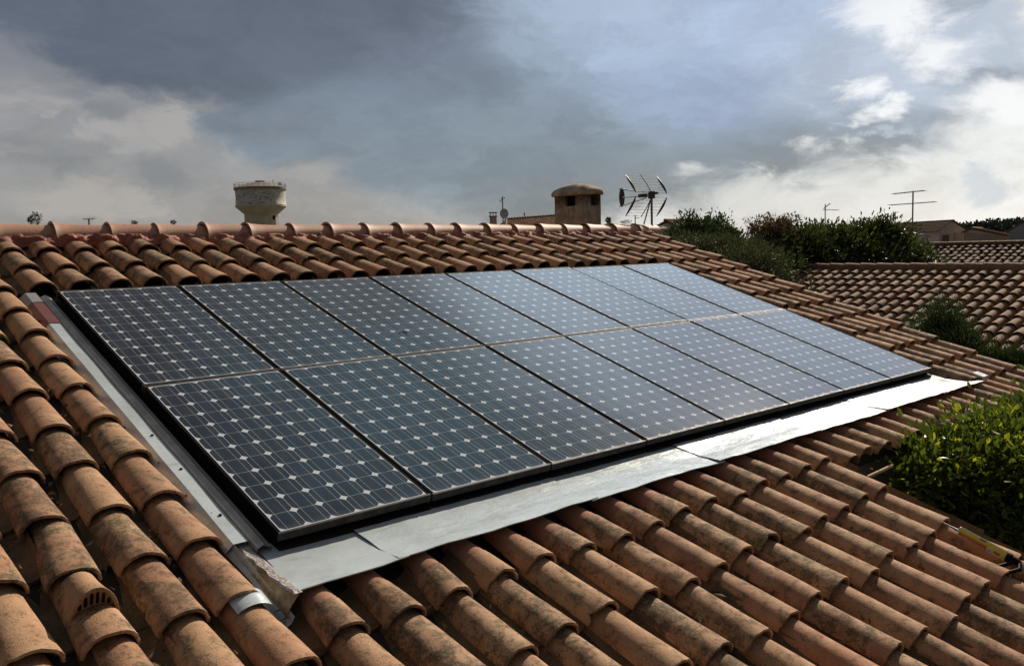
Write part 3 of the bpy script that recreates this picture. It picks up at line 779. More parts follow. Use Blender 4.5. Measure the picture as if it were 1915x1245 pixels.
patch(lb, .008, .165, *side(-60, 22)); patch(lb, .165, .225, *side(-60, 12), mi=1); patch(lb, .205, .238, *side(-20, 14), r=.0268, mi=0); patch(lb, .115, .148, *side(48, 82), mi=2)
patch(lb, .17, .19, *side(-25, -12), r=.0268, mi=2)
lb.build('label', [M_ORA, M_WHT, M_GRY], cart)
nz = MB(); nz.tube([a_-ax*.11, a_-ax*.04, a_], [.003, .006, .010], 8); nz.build('nozzle', M_GRY, gun)
fr2 = MB(); fr2.tube([a_+sx*.0+ny_*.028, b_+ny_*.028], .0022, 5); fr2.tube([a_-sgn*sx*.028, b_-sgn*sx*.028], .0022, 5); fr2.tube([a_+sgn*sx*.027-ny_*.012, b_+sgn*sx*.027-ny_*.012], .0022, 5)
fr2.tube([a_-ax*.002, a_+ax*.003], .0285, 16)
fr2.build('cradle', M_STEEL, gun)
hd = MB(); hb = b_+ax*.002
hd.tube([hb, hb+ax*.02], .028, 16); hd.tube([hb+ax*.02, hb+ax*.05, hb+ax*.075], [.022, .02, .014], 12)
hd.tube([hb+ax*.045, hb+ax*.03+sgn*sx*.05-ny_*.012, hb+ax*.005+sgn*sx*.10-ny_*.03], [.014, .011, .010], 8)
hd.tube([hb+ax*.065, hb+ax*.09+sgn*sx*.05-ny_*.01, hb+ax*.06+sgn*sx*.12-ny_*.03], [.014, .012, .010], 8)
hd.build('handle', M_BLACK, gun)
rd = MB(); rd.tube([hb+ax*.05, hb+ax*.26], .004, 6); rd.tube([hb+ax*.26, hb+ax*.28, hb+ax*.28-ny_*.03], .004, 6); rd.tube([hb+ax*.085+ny_*.03, hb+ax*.09+sgn*sx*.02-ny_*.02], .0025, 5)
rd.build('push_rod', M_STEEL, gun)

# ------------------------------------------------------------------ television antenna at the ridge end
def xdir(az): return np.array([math.sin(az), math.cos(az), 0.0])
A0 = at(1219, 420, 12.7)
ant = empty('tv_antenna', A0, 'large black and silver television antenna on a mast at the right end of the ridge', 'antenna')
azv = math.atan2(A0[0]-CAMP[0], A0[1]-CAMP[1]); VR = np.array([math.cos(azv), -math.sin(azv), 0]); VF = xdir(azv); Z = np.array([0, 0, 1.])
px = 1/131.0
ctr = A0+Z*((420-366)*px)
ms = MB(); ms.tube([A0-Z*.5, A0+Z*.2, ctr+Z*.02], [.0155, .0155, .0155], 10); ms.build('mast', M_MAST, ant)
stt = MB(); stt.tube([A0-Z*.05-VR*.13+VF*.15, ctr-Z*.02], .009, 8); stt.build('stay', M_MAST, ant)
bdir = -VR*.76+VF*.65; bdir /= np.linalg.norm(bdir); rdir = VR*.65+VF*.76; rdir /= np.linalg.norm(rdir)
if np.dot(rdir, VR) < 0: rdir = -rdir
hub = MB(); hub.box(ctr, .085, .05, .10, (bdir, rdir, Z)); hub.box(ctr+bdir*.16+Z*.0, .13, .05, .05, (bdir, rdir, Z)); hub.box(ctr-bdir*.08+Z*.02, .06, .03, .03, (bdir, rdir, Z)); hub.build('bracket', M_ANTB, ant)
RW = .33
for sg in (1, -1):
    base = ctr+Z*(.03*sg)+bdir*.00; tipp = ctr+Z*(.285*sg)+bdir*.19
    def curve(t_): return base+(tipp-base)*t_-bdir*.012*math.sin(t_*PI)
    for sd_ in (-1, 1):
        pn = MB(); P = []
        for t_ in np.linspace(0, 1, 12):
            w = .005+.017*math.sin(t_*PI)
            c = curve(t_)+rdir*RW*sd_
            P.append([c+bdir*w+rdir*.004, c+bdir*w-rdir*.004, c-bdir*w-rdir*.004, c-bdir*w+rdir*.004])
        pn.grid(np.array(P), close=True, smooth=False); pn.build('side_plate', M_ANTB, ant)
    rd_ = MB()
    for t_ in np.linspace(.0, 1, 7): c = curve(t_); rd_.tube([c-rdir*RW, c+rdir*RW], .0028, 5)
    rd_.tube([curve(t_) for t_ in np.linspace(0, 1.04, 8)], .006, 6)
    rd_.build('reflector_grid', M_ANTA, ant)
bo = MB(); tip = ctr+bdir*.56
ends = [tip+Z*.125, tip-Z*.005, tip-Z*.13]
starts = [ctr+Z*.035+bdir*.05, ctr+bdir*.05, ctr-Z*.035+bdir*.1]
for s_, e_ in zip(starts, ends):
    bo.tube([s_, e_+bdir*.05], .0075, 6)
    L = np.linalg.norm(e_-s_)
    for t_ in np.linspace(.25, .95, 10):
        c = s_+(e_-s_)*t_; bo.tube([c-rdir*.05, c+rdir*.05], .0028, 4)
bo.build('boom', M_ANTA, ant)
fp = MB(); P = []
for t_ in np.linspace(0, 1, 12):
    w = .012+.045*math.sin(t_*PI)**.6; c = tip+Z*(.135-.27*t_); P.append([c+rdir*w+bdir*.004, c-rdir*w+bdir*.004, c-rdir*w-bdir*.004, c+rdir*w-bdir*.004])
fp.grid(np.array(P), close=True, smooth=False); fp.build('director_plate', M_ANTB, ant)

# ------------------------------------------------------------------ small antennas
def yagi(d, px_, py_base, bars, label, group=None, r=.02, dish=None):
    b0 = at(px_, py_base, d); s = d/F_PX
    azv = math.atan2(b0[0]-CAMP[0], b0[1]-CAMP[1]); VR = np.array([math.cos(azv), -math.sin(azv), 0]); VF = xdir(azv)
    e = empty('roof_antenna', b0, label, 'antenna', group)
    top = (py_base-bars['top'])*s
    m_ = MB(); m_.tube([b0-Z*.5, b0+Z*top], r, 6); m_.build('mast', M_MAST, e)
    for (h, xl, xr, dy, spread) in bars['booms']:
        b = MB(); c = b0+Z*((py_base-h)*s)
        p0 = c+VR*(xl*s)-Z*(dy*s); p1 = c+VR*(xr*s)+Z*(dy*s); dd = VF*.7+VR*.25
        b.tube([p0, p1], r*.7, 5)
        n = max(4, int((xr-xl)/3))
        for t_ in np.linspace(0, 1, n): q = p0+(p1-p0)*t_; b.tube([q-dd*spread, q+dd*spread], r*.35, 4)
        b.build('boom', M_MAST, e)
    if dish:
        c = b0+Z*((py_base-dish[1])*s)+VR*(dish[0]*s)-VF*.15; R_ = dish[2]*s
        b = MB(); nrm = -VF*.85+VR*dish[3]; nrm /= np.linalg.norm(nrm); xx = np.cross(nrm, Z); xx /= np.linalg.norm(xx); yy = np.cross(xx, nrm)
        P = [[c+(xx*math.cos(a)+yy*math.sin(a)*1.1)*R_*q-nrm*.18*R_*(1-q*q) for a in np.linspace(0, 2*PI, 20, endpoint=False)] for q in (.02, .4, .75, 1)]
        b.grid(np.array(P), close=True); b.grid(np.array(P)-nrm*.03, close=True, flip=True); b.build('dish', dish[4], e)
    return e
yagi(38, 1706, 445, dict(top=366, booms=[(368, -30, 17, 1.6, .35), (387, -35, 34, 1.2, .35)]), 'tall thin antenna with two long crossbars beside the pale gabled house', r=.03)
yagi(60, 1543, 425, dict(top=385, booms=[(395, -3, 22, -1, .3), (388, -2, 8, 4, .3)]), 'small antenna poking above the dark laurel tree', r=.035)
yagi(100, 1674, 420, dict(top=398, booms=[(400, -6, 5, 1, .3)]), 'tiny thin antenna between the laurel tree and the grey roof', r=.045)
yagi(60, 1411, 440, dict(top=414, booms=[(415, -17, 3, 0, .15)]), 'thin wire antenna among the reddish twigs', r=.03)
yagi(40, 167, 425, dict(top=411, booms=[(411, -8, 9, .4, .25)]), 'small flat antenna peeking over the ridge on the far left', r=.03)
yagi(95, 941, 422, dict(top=368, booms=[(372, -3, 5, 2, .5), (378, -4, 2, -2, .6)]), 'antenna mast with grey satellite dish by the small chimney', r=.06, dish=(2.5, 400, 8.5, .35, M_DISH))
yagi(120, 981, 410, dict(top=398, booms=[(400, -2, 3, 0, .4)]), 'tiny distant antenna above the pale tiled roof', r=.07)
yagi(90, 1188, 418, dict(top=403, booms=[(403, -2, 3, 0, .4), (408, 0, 7, 0, .3)]), 'tiny distant antenna seen through the big antenna grid', r=.05)
yagi(58, 1324, 430, dict(top=404, booms=[(399, -5, 4, 2, .1)]), 'dark round satellite dish standing above the bush', r=.04, dish=(0, 410, 6.2, .1, M_ANTB))

# ------------------------------------------------------------------ neighbouring house to the right
na_, ns_ = -1.5941, .3019
NF = Frame((18.0908, 5.3929, -.40), (math.cos(na_), math.sin(na_), 0), (math.sin(na_)*math.cos(ns_), -math.cos(na_)*math.cos(ns_), -math.sin(ns_)))
nb = empty('neighbour_house', NF(12, 2, 0)*np.array([1, 1, 0])+np.array([0, 0, GZ]), 'neighbouring house on the right with a weathered brown tiled roof', 'house')
nr = MB()
for k in range(-1, 44):
    for j in range(1, 12):
        cover_tile(nr, NF, .252*k, .3773*j+rng.normal(0, .006), L=.43, top=.0, na=9, nl=3, w0=.196, jit=1.2)
for k in range(-1, 44):
    for j in range(1, 12): channel_tile(nr, NF, .252*(k+.5), .3773*j, L=.42, na=4)
nroof = nr.build('roof', [M_TILE_N, M_CHAN], nb)
nd = MB(); slab(nd, NF, -.3, 11, -.1, 4.1, -.2, -.125)
NB2 = Frame(NF(0, -.14, .02), NF.U, (-NF.D[0], -NF.D[1], NF.D[2]))
slab(nd, NB2, -.3, 11, 0, 4.1, -.15, -.06); nd.build('roof_deck', M_DECK, nb)
ng = MB()
for i in range(0, 30):
    x0_ = -.30+.385*i; tone = (rng.random()*.4, rng.random(), rng.random(), 0)
    th = np.linspace(PI*1.05, -.05*PI, 11); L = .43
    def gcap(s_, rad): return NF(np.full(11, x0_+s_*L), -.06+np.cos(th)*rad*1.05, -.07+np.sin(th)*rad+.0)
    # narrow end upslope-left, wide end overlaps the next
    ng.grid(np.array([gcap(0, .132), gcap(.3, .127), gcap(1, .108)]), 0, tone); ng.grid(np.array([gcap(0, .132), gcap(0, .112)]), 0, tone, False)
ng.build('ridge', M_TILE_N, nroof)
nw = MB()
A = [NF(0.1, .2, 0), NF(10.8, .2, 0), NF(10.8, 3.85, 0), NF(0.1, 3.85, 0)]
xs_ = NF(0, 3.85, -.2); 
prism(nw, [tuple(NF(.1, 3.8, 0)[:2]), tuple(NF(10.8, 3.8, 0)[:2]), tuple(NF(10.8, -.1, 0)[:2]), tuple(NB2(10.8, 3.8, 0)[:2]), tuple(NB2(.1, 3.8, 0)[:2]), tuple(NF(.1, -.1, 0)[:2])], GZ,
      lambda x, y: -.62 if abs(x-NF(5, 0, 0)[0]) < 1 else NF(0, 3.8, -.22)[2])
nw.build('wall', M_WALL2, nb)

# ------------------------------------------------------------------ dark tiled house behind it
dh_o = at(1740, 449, 36); 
DF = Frame((31.5, 9.2, .0), (0.02, -1, 0), (-math.cos(.28), 0, -math.sin(.28)))
dh = empty('dark_roof_house', (30, 3, GZ), 'low house with an old blackened tile roof behind the neighbouring ridge', 'house')
dm = MB()
for k in range(0, 60):
    for j in range(1, 13): cover_tile(dm, DF, .25*k, .36*j+rng.normal(0, .012), L=.42, na=6, nl=1, w0=.2, jit=2.2)
slab(dm, DF, -.2, 15.2, -.1, 4.3, -.2, -.12, 1)
dro = dm.build('roof', [M_TILE_D, M_DECK], dh)
dr = MB(); dr.tube([DF(-.1, -.02, -.05), DF(15, -.02, -.05)], .12, 8, tone=(.2, .5, .2, 0)); dr.build('ridge', M_TILE_D, dro)
dw = MB(); prism(dw, [(27.6, 9), (27.6, -5.6), (31.4, -5.6), (31.4, 9)], GZ, lambda x, y: -.35 if x > 30 else -1.35); dw.build('wall', M_WALL2, dh)

# ------------------------------------------------------------------ far houses
def poly_house(name, label, d_list, gable, ridge_vec, depth_eave, wall_m, roof_m, ov=.35, extra=None):
    """gable: (left eave, apex, right eave) world points ; ridge_vec: horizontal vector along the ridge"""
    Lp, Ap, Rp = [np.asarray(q, float) for q in gable]; rv = np.asarray(ridge_vec, float)
    zb_ = GZ
    e = empty(name, (Ap[0], Ap[1], zb_), label, 'house')
    w = MB(); n_ = 5
    front = [np.array([Lp[0], Lp[1], zb_]), Lp, Ap, Rp, np.array([Rp[0], Rp[1], zb_])]
    bk_ = [p_+rv for p_ in front]
    w.add(front+bk_, [(0, 1, 2, 3, 4), (9, 8, 7, 6, 5), (0, 5, 6, 1), (4, 3, 8, 9)], smooth=False)
    w.build('wall', wall_m, e)
    rdir_ = rv/np.linalg.norm(rv); rL = np.linalg.norm(rv)
    rr = MB()
    for side_ in (Lp, Rp):
        dn_ = side_-Ap; Ld = np.linalg.norm(dn_); dn_ = dn_/Ld
        # corrugated tile surface with overlapping courses
        nc = max(2, int(rL/.25)); ncr = max(2, int((Ld+ov)/.4)); N_ = np.cross(rdir_, dn_); N_ /= np.linalg.norm(N_); N_ *= np.sign(N_[2])
        step = (rL+.5)/(nc*4)
        for j in range(ncr):
            v0_, v1_ = (Ld+ov)*j/ncr, (Ld+ov)*(j+1)/ncr+.03
            rows_ = []
            for v_, oo in ((v0_, .06), (v1_, .11), (v1_, .06)):
                rows_.append([Ap-rdir_*.25+rdir_*step*i+dn_*v_+N_*(oo+.045*math.cos(i*PI/2)) for i in range(nc*4+1)])
            rr.grid(np.array(rows_), 0, (rng.random(), rng.random(), rng.random(), 0), smooth=False)
    ro = rr.build('roof', roof_m, e)
    rc_ = MB(); rc_.tube([Ap-rdir_*.3+Z*.08, Ap+rv+Z*.08], .13, 6, tone=(.5, .3, .5, 0)); rc_.build('ridge', roof_m, ro)
    return e
def quad_on(mb, p0, ex, ez, x0_, x1_, z0_, z1_, n_, off=.06, mi=0):
    c = [p0+ex*x_+ez*z_ for x_, z_ in ((x0_, z0_), (x1_, z0_), (x1_, z1_), (x0_, z1_))]
    f_ = [q+n_*off for q in c]
    mb.add(c+f_, [(4, 5, 6, 7), (0, 1, 5, 4), (1, 2, 6, 5), (2, 3, 7, 6), (3, 0, 4, 7)], mi, smooth=False)
# white gable house
gL, gA, gR = at(1756, 431, 118), at(1781, 413.5, 120), at(1806, 430, 123)
rvv = at(1674, 417, 130)-gA; rvv[2] = 0
gh = poly_house('gable_house', 'pale gabled house with a long grey roof below the tall thin antenna', None, (gL, gA, gR), rvv, 0, M_WALL2, M_TILE_D)
ex = gR-gL; ex[2] = 0; exn = np.linalg.norm(ex); ex /= exn; nn_ = np.cross(ex, Z); nn_ = -nn_ if np.dot(nn_, CAMP-gA) < 0 else nn_
base = gL*np.array([1, 1, 0])+Z*gL[2]; pm = 1/14.0
w_ = MB(); quad_on(w_, base, ex, Z, exn*.13, exn*.36, -1.5, -.55, nn_); w_.build('window', M_SHUT, gh)
w_ = MB(); quad_on(w_, base, ex, Z, exn*.56, exn*.97, -1.5, -.35, nn_, .05); w_.build('garage_door', M_WALL3, gh)
# brown low house
bL, bA, bR = at(1803, 434, 109), at(1818, 427.5, 110), at(1884, 441, 109)
rvv = at(1850, 424, 130)-bA; rvv[2] = 0
poly_house('brown_house', 'low brown walled house with a pale sunlit roof right of the gabled house', None, (bL, bA, bR), rvv*.55, 0, M_WALL3, M_TILE_P)
eL, eA, eR = at(1886, 434, 85), at(1916, 415, 88), at(1950, 434, 90)
rvv = at(1960, 415, 110)-eA; rvv[2] = 0
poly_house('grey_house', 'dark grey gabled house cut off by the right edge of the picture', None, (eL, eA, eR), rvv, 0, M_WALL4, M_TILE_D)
sL, sA, sR = at(1224, 428, 60), at(1248, 414.5, 61), at(1272, 426, 58)
rvv = at(1335, 415.5, 66)-sA; rvv[2] = 0
poly_house('small_house', 'small grey gabled house between the big antenna and the bush', None, (sL, sA, sR), rvv, 0, M_WALL3, M_TILE_N)
s2L, s2A, s2R = at(1345, 432, 66), at(1352, 426, 66), at(1384, 436, 68)
rvv = at(1340, 426, 80)-s2A; rvv[2] = 0
poly_house('small_outbuilding', 'low roof end showing right of the bush with the satellite dish', None, (s2L, s2A, s2R), rvv*.5, 0, M_WALL3, M_TILE_N)
# pale tiled hipped house left of the chimney
ho = at(948, 409.5, 100); hr = at(1060, 401, 106)
he = empty('pale_roof_house', (ho[0], ho[1], GZ), 'distant house with a pale checkered tile roof left of the big chimney', 'house')
U_ = hr-ho; U_[2] = 0; UL = np.linalg.norm(U_); U_ /= UL; dz = (hr[2]-ho[2])
Dn = np.cross(U_, Z); Dn = Dn if np.dot(Dn, CAMP-ho) > 0 else -Dn
Dn = Dn*math.cos(.32)-Z*math.sin(.32); HF = Frame(ho, (hr-ho)/np.linalg.norm(hr-ho), Dn)
hm = MB()
for k in range(-6, 34):
    for j in range(0, 12):
        if -k*.25 > j*.45+.3: continue
        cover_tile(hm, HF, .27*k, .42*(j+1), L=.46, na=5, nl=1, w0=.24, jit=1.5, h0=.12)
slab(hm, HF, -.1, 9.5, 0, 5, -.3, -.14, 1); slab(hm, Frame(ho, HF.U, (-Dn[0], -Dn[1], Dn[2])), -.1, 9.5, 0, 5, -.3, -.14, 1)
hro = hm.build('roof', [M_TILE_P, M_DECK], he)
hrg = MB()
for i in range(24): hrg.tube([HF(-.1+.4*i, -.02, -.02), HF(.33+.4*i, -.02, -.05)], [.17, .14], 8, tone=(rng.random()*.3, .9, .2, 0))
hrg.tube([HF(-.1, 0, -.02), HF(-2.0, 2.4, -.1)], .14, 6, tone=(.2, .9, .2, 0)); hrg.build('ridge', M_TILE_N, hro)
hw = MB(); c_ = [HF(0, 4.6, 0), HF(9.3, 4.6, 0), HF(9.3, 0, 0)-np.array([Dn[0], Dn[1], 0])*4.6, HF(0, 0, 0)-np.array([Dn[0], Dn[1], 0])*4.6]
prism(hw, [tuple(q[:2]) for q in c_], GZ, lambda x, y: HF(0, 4.8, -.3)[2]); hw.build('wall', M_WALL, he)
def small_box_mesh(mb, c, VRr, VFr, w, h0_, h1_, mi=0): mb.box(c*np.array([1, 1, 0])+Z*(h0_+h1_)/2, w, w, h1_-h0_, (VRr, VFr, Z), mi)
hc = at(922, 400, 97); s = 97/F_PX; azv = math.atan2(hc[0]-CAMP[0], hc[1]-CAMP[1]); VRr = np.array([math.cos(azv), -math.sin(azv), 0]); VFr = xdir(azv)
hcm = MB(); ztop_ = at(922, 405.5, 97)[2]; small_box_mesh(hcm, hc, VRr, VFr, 13*s, HF(0, 4, 0)[2]-1, ztop_); small_box_mesh(hcm, hc, VRr, VFr, 16*s, ztop_, ztop_+.08, 1)
for a in (-1, 0, 1):
    for b2 in (-1, 1): hcm.box((hc+VRr*a*5.3*s+VFr*b2*5*s)*np.array([1, 1, 0])+Z*(ztop_+.08+.17), .10, .10, .34, (VRr, VFr, Z), 1)
small_box_mesh(hcm, hc, VRr, VFr, 15.5*s, ztop_+.42, ztop_+.50, 1)
hcm.build('chimney', [M_WALL, M_SOOT], he)

# ------------------------------------------------------------------ water tower
wc = at(489, 400, 280); s = 280/F_PX
def zpx(y): return at(489, y, 280)[2]
wt_e = empty('water_tower', (wc[0], wc[1], GZ), 'round concrete water tower with a faded mural rising behind the ridge', 'water tower')
c2 = np.array([wc[0], wc[1], 0.0]); r_d = 43.5*s; r_s = 29*s
b = MB(); b.lathe(c2, [(r_s, GZ), (r_s, zpx(405)), (r_s*1.04, zpx(404.5)), (r_s*1.04, zpx(402)), (r_s, zpx(402)), (r_s*1.01, zpx(401)), (r_d*1.02, zpx(387)), (r_d*1.02, zpx(384))], 48, smooth=False); 
for i in range(16):
    a = i*PI/8+.1; b.box(c2+np.array([math.cos(a), math.sin(a), 0])*r_s+Z*(GZ+zpx(405))/2, .25, .5, zpx(405)-GZ, (np.array([math.cos(a), math.sin(a), 0]), np.array([-math.sin(a), math.cos(a), 0]), Z))
b.build('stem', M_CONC, wt_e)
b = MB(); b.lathe(c2, [(r_d*1.02, zpx(384)), (r_d, zpx(383.5)), (r_d*.985, zpx(370)), (r_d, zpx(356))], 48); b.build('tank', M_MURAL, wt_e)
b = MB(); b.lathe(c2, [(r_d*1.0, zpx(356)), (r_d*1.05, zpx(355.5)), (r_d*1.05, zpx(351.5)), (r_d*.98, zpx(350.5)), (r_d*.80, zpx(347.5)), (r_d*.52, zpx(343.5)), (r_d*.2, zpx(340.5)), (r_d*.17, zpx(340.5)), (r_d*.17, zpx(339.5)), (r_d*.2, zpx(339.5)), (r_d*.2, zpx(338.5)), (0.01, zpx(338.3))], 48, smooth=False)
b.build('roof', plain('tower_roof', (.22, .19, .16), .9, 0, .5, .2), wt_e)
b = MB(); nR = 30
ring = [c2+np.array([math.cos(a), math.sin(a), 0])*r_d*1.03 for a in np.linspace(0, 2*PI, nR+1)]
for hgt in (.6, 1.15): b.tube([q+Z*(zpx(351.5)+hgt) for q in ring], .05, 4)
for q in ring[:-1]: b.tube([q+Z*zpx(351.5), q+Z*(zpx(351.5)+1.15)], .05, 4)
b.build('railing', M_ANTA, wt_e)
azv = math.atan2(wc[0]-CAMP[0], wc[1]-CAMP[1]); VR5 = np.array([math.cos(azv), -math.sin(azv), 0]); VF5 = xdir(azv)
b = MB(); q = c2+VR5*(34*s)-VF5*(r_d*.2); b.box(q+Z*(zpx(348)+.5), 1.0, .3, 1.0, (VR5, VF5, Z)); b.build('aerial_panel', plain('white_box', (.7, .7, .7), .5), wt_e)
b = MB(); q = c2+VR5*(21*s)-VF5*(r_s*.72); b.box(q+Z*zpx(408), .7, .5, 1.2, (VR5, VF5, Z)); b.build('window', M_BLACK, wt_e)
b = MB(); q = c2+VR5*(22*s); b.tube([q+Z*zpx(347), q+Z*zpx(337)], .06, 4); b.tube([q+Z*zpx(337.2)-VR5*.1, q+Z*zpx(337.2)+VR5*.6], .06, 4); b.build('mast', M_ANTB, wt_e)

# ------------------------------------------------------------------ vegetation
def leaf_cloud(mb, centers, radii, n, size, shape='leaf', up=.3, clump=0, hollow=.55, seed=0, aspect=2.2, tone_bias=0.0, droop=0.0, fold=True, keep=None):
    rg = np.random.default_rng(seed)
    centers = np.asarray(centers, float); radii = np.asarray(radii, float)
    vol = radii.prod(1)**.75; pr = vol/vol.sum()
    # clump centres on the ellipsoid shells, then leaves round them
    nc = clump or n
    idx = rg.choice(len(centers), nc, p=pr)
    d = rg.normal(size=(nc, 3)); d /= np.linalg.norm(d, axis=1)[:, None]
    rad = hollow+(1-hollow)*rg.random(nc)**.6
    rad *= 1+.10*np.sin(d[:, 0]*9+idx)*np.sin(d[:, 2]*11)
    C = centers[idx]+d*radii[idx]*rad[:, None]; Cd = d; Ct = rg.random((nc, 2))
    if clump:
        k = rg.integers(0, nc, n); spr = size*1.35
        P = C[k]+rg.normal(size=(n, 3))*spr*np.array([1, 1, .8]); D0 = Cd[k]; T = np.clip(Ct[k]+rg.normal(0, .12, (n, 2)), 0, 1)
        D0 = D0*.5+(P-C[k])/spr*.5
    else: P, D0, T = C, Cd, Ct
    if keep is not None:
        m_ = keep(P); P, D0, T = P[m_], D0[m_], T[m_]; n = len(P)
    ax_ = D0+rg.normal(0, .55, (n, 3))+np.array([0, 0, up]); ax_ /= np.linalg.norm(ax_, axis=1)[:, None]
    ax_[:, 2] -= droop
    ax_ /= np.linalg.norm(ax_, axis=1)[:, None]
    sd_ = np.cross(ax_, rg.normal(size=(n, 3))); sd_ /= np.linalg.norm(sd_, axis=1)[:, None]
    nr_ = np.cross(sd_, ax_)
    L = size*(.6+.8*rg.random(n))[:, None]; Wd = L/aspect
    if fold:
        V = np.stack([P, P+ax_*L*.35+sd_*Wd*.5+nr_*L*.06, P+ax_*L*.72+sd_*Wd*.38+nr_*L*.04, P+ax_*L-nr_*L*.05, P+ax_*L*.72-sd_*Wd*.38+nr_*L*.04, P+ax_*L*.35-sd_*Wd*.5+nr_*L*.06], 1)
        base_ = (np.arange(n)*6)[:, None]
        F = np.concatenate([base_+np.array([0, 1, 2, 3]), base_+np.array([0, 3, 4, 5])], 0)
    else:
        V = np.stack([P, P+ax_*L*.5+sd_*Wd*.5, P+ax_*L, P+ax_*L*.5-sd_*Wd*.5], 1)
        F = (np.arange(n)*4)[:, None]+np.array([0, 1, 2, 3])
    per = V.shape[1]
    tn = np.zeros((n, 4)); tn[:, 0] = np.clip(T[:, 0]*.8+rg.random(n)*.2+tone_bias, 0, 1); tn[:, 1] = T[:, 1]
    mb.add(V.reshape(-1, 3), F.tolist(), 0, np.repeat(tn, per, 0), False)
def trunk(mb, base, top, r0, r1, n=5, seed=0, limbs=6, spread=1.0):
    rg = np.random.default_rng(seed); base, top = np.asarray(base, float), np.asarray(top, float)
    ts = np.linspace(0, 1, n); pts = [base+(top-base)*t_+rg.normal(0, .04, 3)*np.array([1, 1, 0])*(t_ > 0) for t_ in ts]
    mb.tube(pts, r0+(r1-r0)*ts, 8)
    for i in range(limbs):
        t_ = .35+.6*rg.random(); p0 = base+(top-base)*t_; a = rg.random()*2*PI; d = np.array([math.cos(a), math.sin(a), .6+rg.random()*.6])*spread*(.6+.6*rg.random())
        mb.tube([p0, p0+d*.5+Z*.05, p0+d], [r1*1.1, r1*.7, r1*.25], 5)
def tree(name, label, cat, base, crown_c, crown_r, n, size, m_, seed, group=None, tr=.1, clump=0, limbs=8, spread=1.0, **k):
    base = np.asarray(base, float)
    e = empty(name, base, label, cat, group)
    b_ = MB(); top = np.mean(crown_c, 0); trunk(b_, base, top, tr, tr*.35, seed=seed, limbs=limbs, spread=spread)
    b_.build('trunk', M_BARK, e)
    c_ = MB(); leaf_cloud(c_, crown_c, crown_r, n, size, seed=seed, clump=clump, **k); c_.build('crown', m_, e)
    return e
def gp(p): return np.array([p[0], p[1], GZ])
# large-leaved laurel tree: crown lobes read off the photo, 22-26 m away
lob = [(1500, 450, 24, .62), (1560, 450, 25, .75), (1620, 446, 26, .75), (1660, 440, 26, .55), (1640, 424, 26, .34), (1600, 430, 25.5, .34), (1560, 428, 25.5, .30), (1525, 430, 25, .30), (1485, 442, 24, .38), (1455, 462, 23, .5),
       (1690, 455, 27, .5), (1712, 474, 27, .42), (1600, 480, 25, .9), (1520, 485, 24, .8), (1440, 490, 22.5, .6), (1668, 410, 26, .16), (1628, 414, 26, .24), (1500, 426, 25, .24), (1645, 408, 26, .20), (1560, 420, 25.5, .18), (1590, 420, 25.5, .18), (1690, 416, 26, .10), (1530, 424, 25, .16)]
cc = [at(a, b2+18, d) for a, b2, d, r in lob]; rr_ = [(r, r, r*.66) for *_, r in lob]
tree('laurel_tree', 'wide dark large-leaved evergreen tree behind the neighbouring ridge', 'tree', gp(at(1570, 480, 25)), cc, rr_, 42000, .125, M_LEAF_D, 3, tr=.16, clump=2600, spread=.9, aspect=3.0)
# bush with upright shoots beside the dish
sh = [(1315, 434, 30, .75), (1285, 434, 29, .55), (1345, 434, 30, .55), (1268, 440, 28, .4), (1368, 436, 30, .25)]
cc = [at(a, b2+12, d) for a, b2, d, r in sh]; rr_ = [(r, r, r*.6) for *_, r in sh]
for px_, py_ in ((1287, 405), (1297, 409), (1336, 402), (1343, 408), (1352, 415), (1278, 412), (1310, 411)): cc.append(at(px_, py_+9, 29)); rr_.append((.07, .07, .26))
tree('upright_bush', 'dark bush with upright leafy shoots in front of the small grey house', 'bush', gp(at(1315, 430, 30)), cc, rr_, 15000, .10, M_LEAF_G, 5, tr=.1, clump=1300, up=.8, spread=.8)
# grey olive-like hedge
hg = [(1290, 462, 19, .5), (1330, 470, 18.5, .6), (1375, 474, 18.5, .6), (1410, 484, 18.5, .45), (1350, 462, 19.5, .42), (1400, 464, 20, .42), (1400, 505, 17.5, .8), (1265, 452, 19.5, .28), (1310, 458, 19.5, .35)]
cc = [at(a, b2+13, d) for a, b2, d, r in hg]; rr_ = [(r, r, r*.7) for *_, r in hg]
tree('olive_tree', 'soft grey-green fine-leaved tree behind the right edge of the roof', 'tree', gp(at(1360, 470, 19)), cc, rr_, 42000, .075, M_LEAF_O, 8, tr=.12, clump=3500, up=.6, aspect=4.0, fold=False)
# reddish twiggy shrub
tw = empty('twiggy_shrub', gp(at(1435, 450, 24)), 'reddish twiggy shrub between the olive tree and the laurel', 'shrub')
b = MB(); rg = np.random.default_rng(4)
lc, lr = [], []
for i in range(26):
    px_ = 1400+rg.random()*85; py_ = 408+rg.random()*14+(10 if px_ < 1412 else 0); d = 23+rg.random()*1.5
    top = at(px_, py_, d); bs = at(1440+(px_-1440)*.5, 465, d)
    b.tube([bs, (bs+top)/2+rg.normal(0, .05, 3), top], [.018, .012, .005], 4)
    for t_ in (.55, .7, .85, 1.0): lc.append(bs+(top-bs)*t_+rg.normal(0, .06, 3)); lr.append((.10, .10, .12))
b.build('branches', M_BARK, tw)
c_ = MB(); leaf_cloud(c_, lc, lr, 3800, .065, seed=9, hollow=.1, up=.5); leaf_cloud(c_, [at(1440, 452, 23.5), at(1465, 450, 23.5)], [(.6, .6, .5), (.5, .5, .4)], 3000, .07, seed=19, hollow=.3); c_.build('leaves', M_LEAF_P, tw)
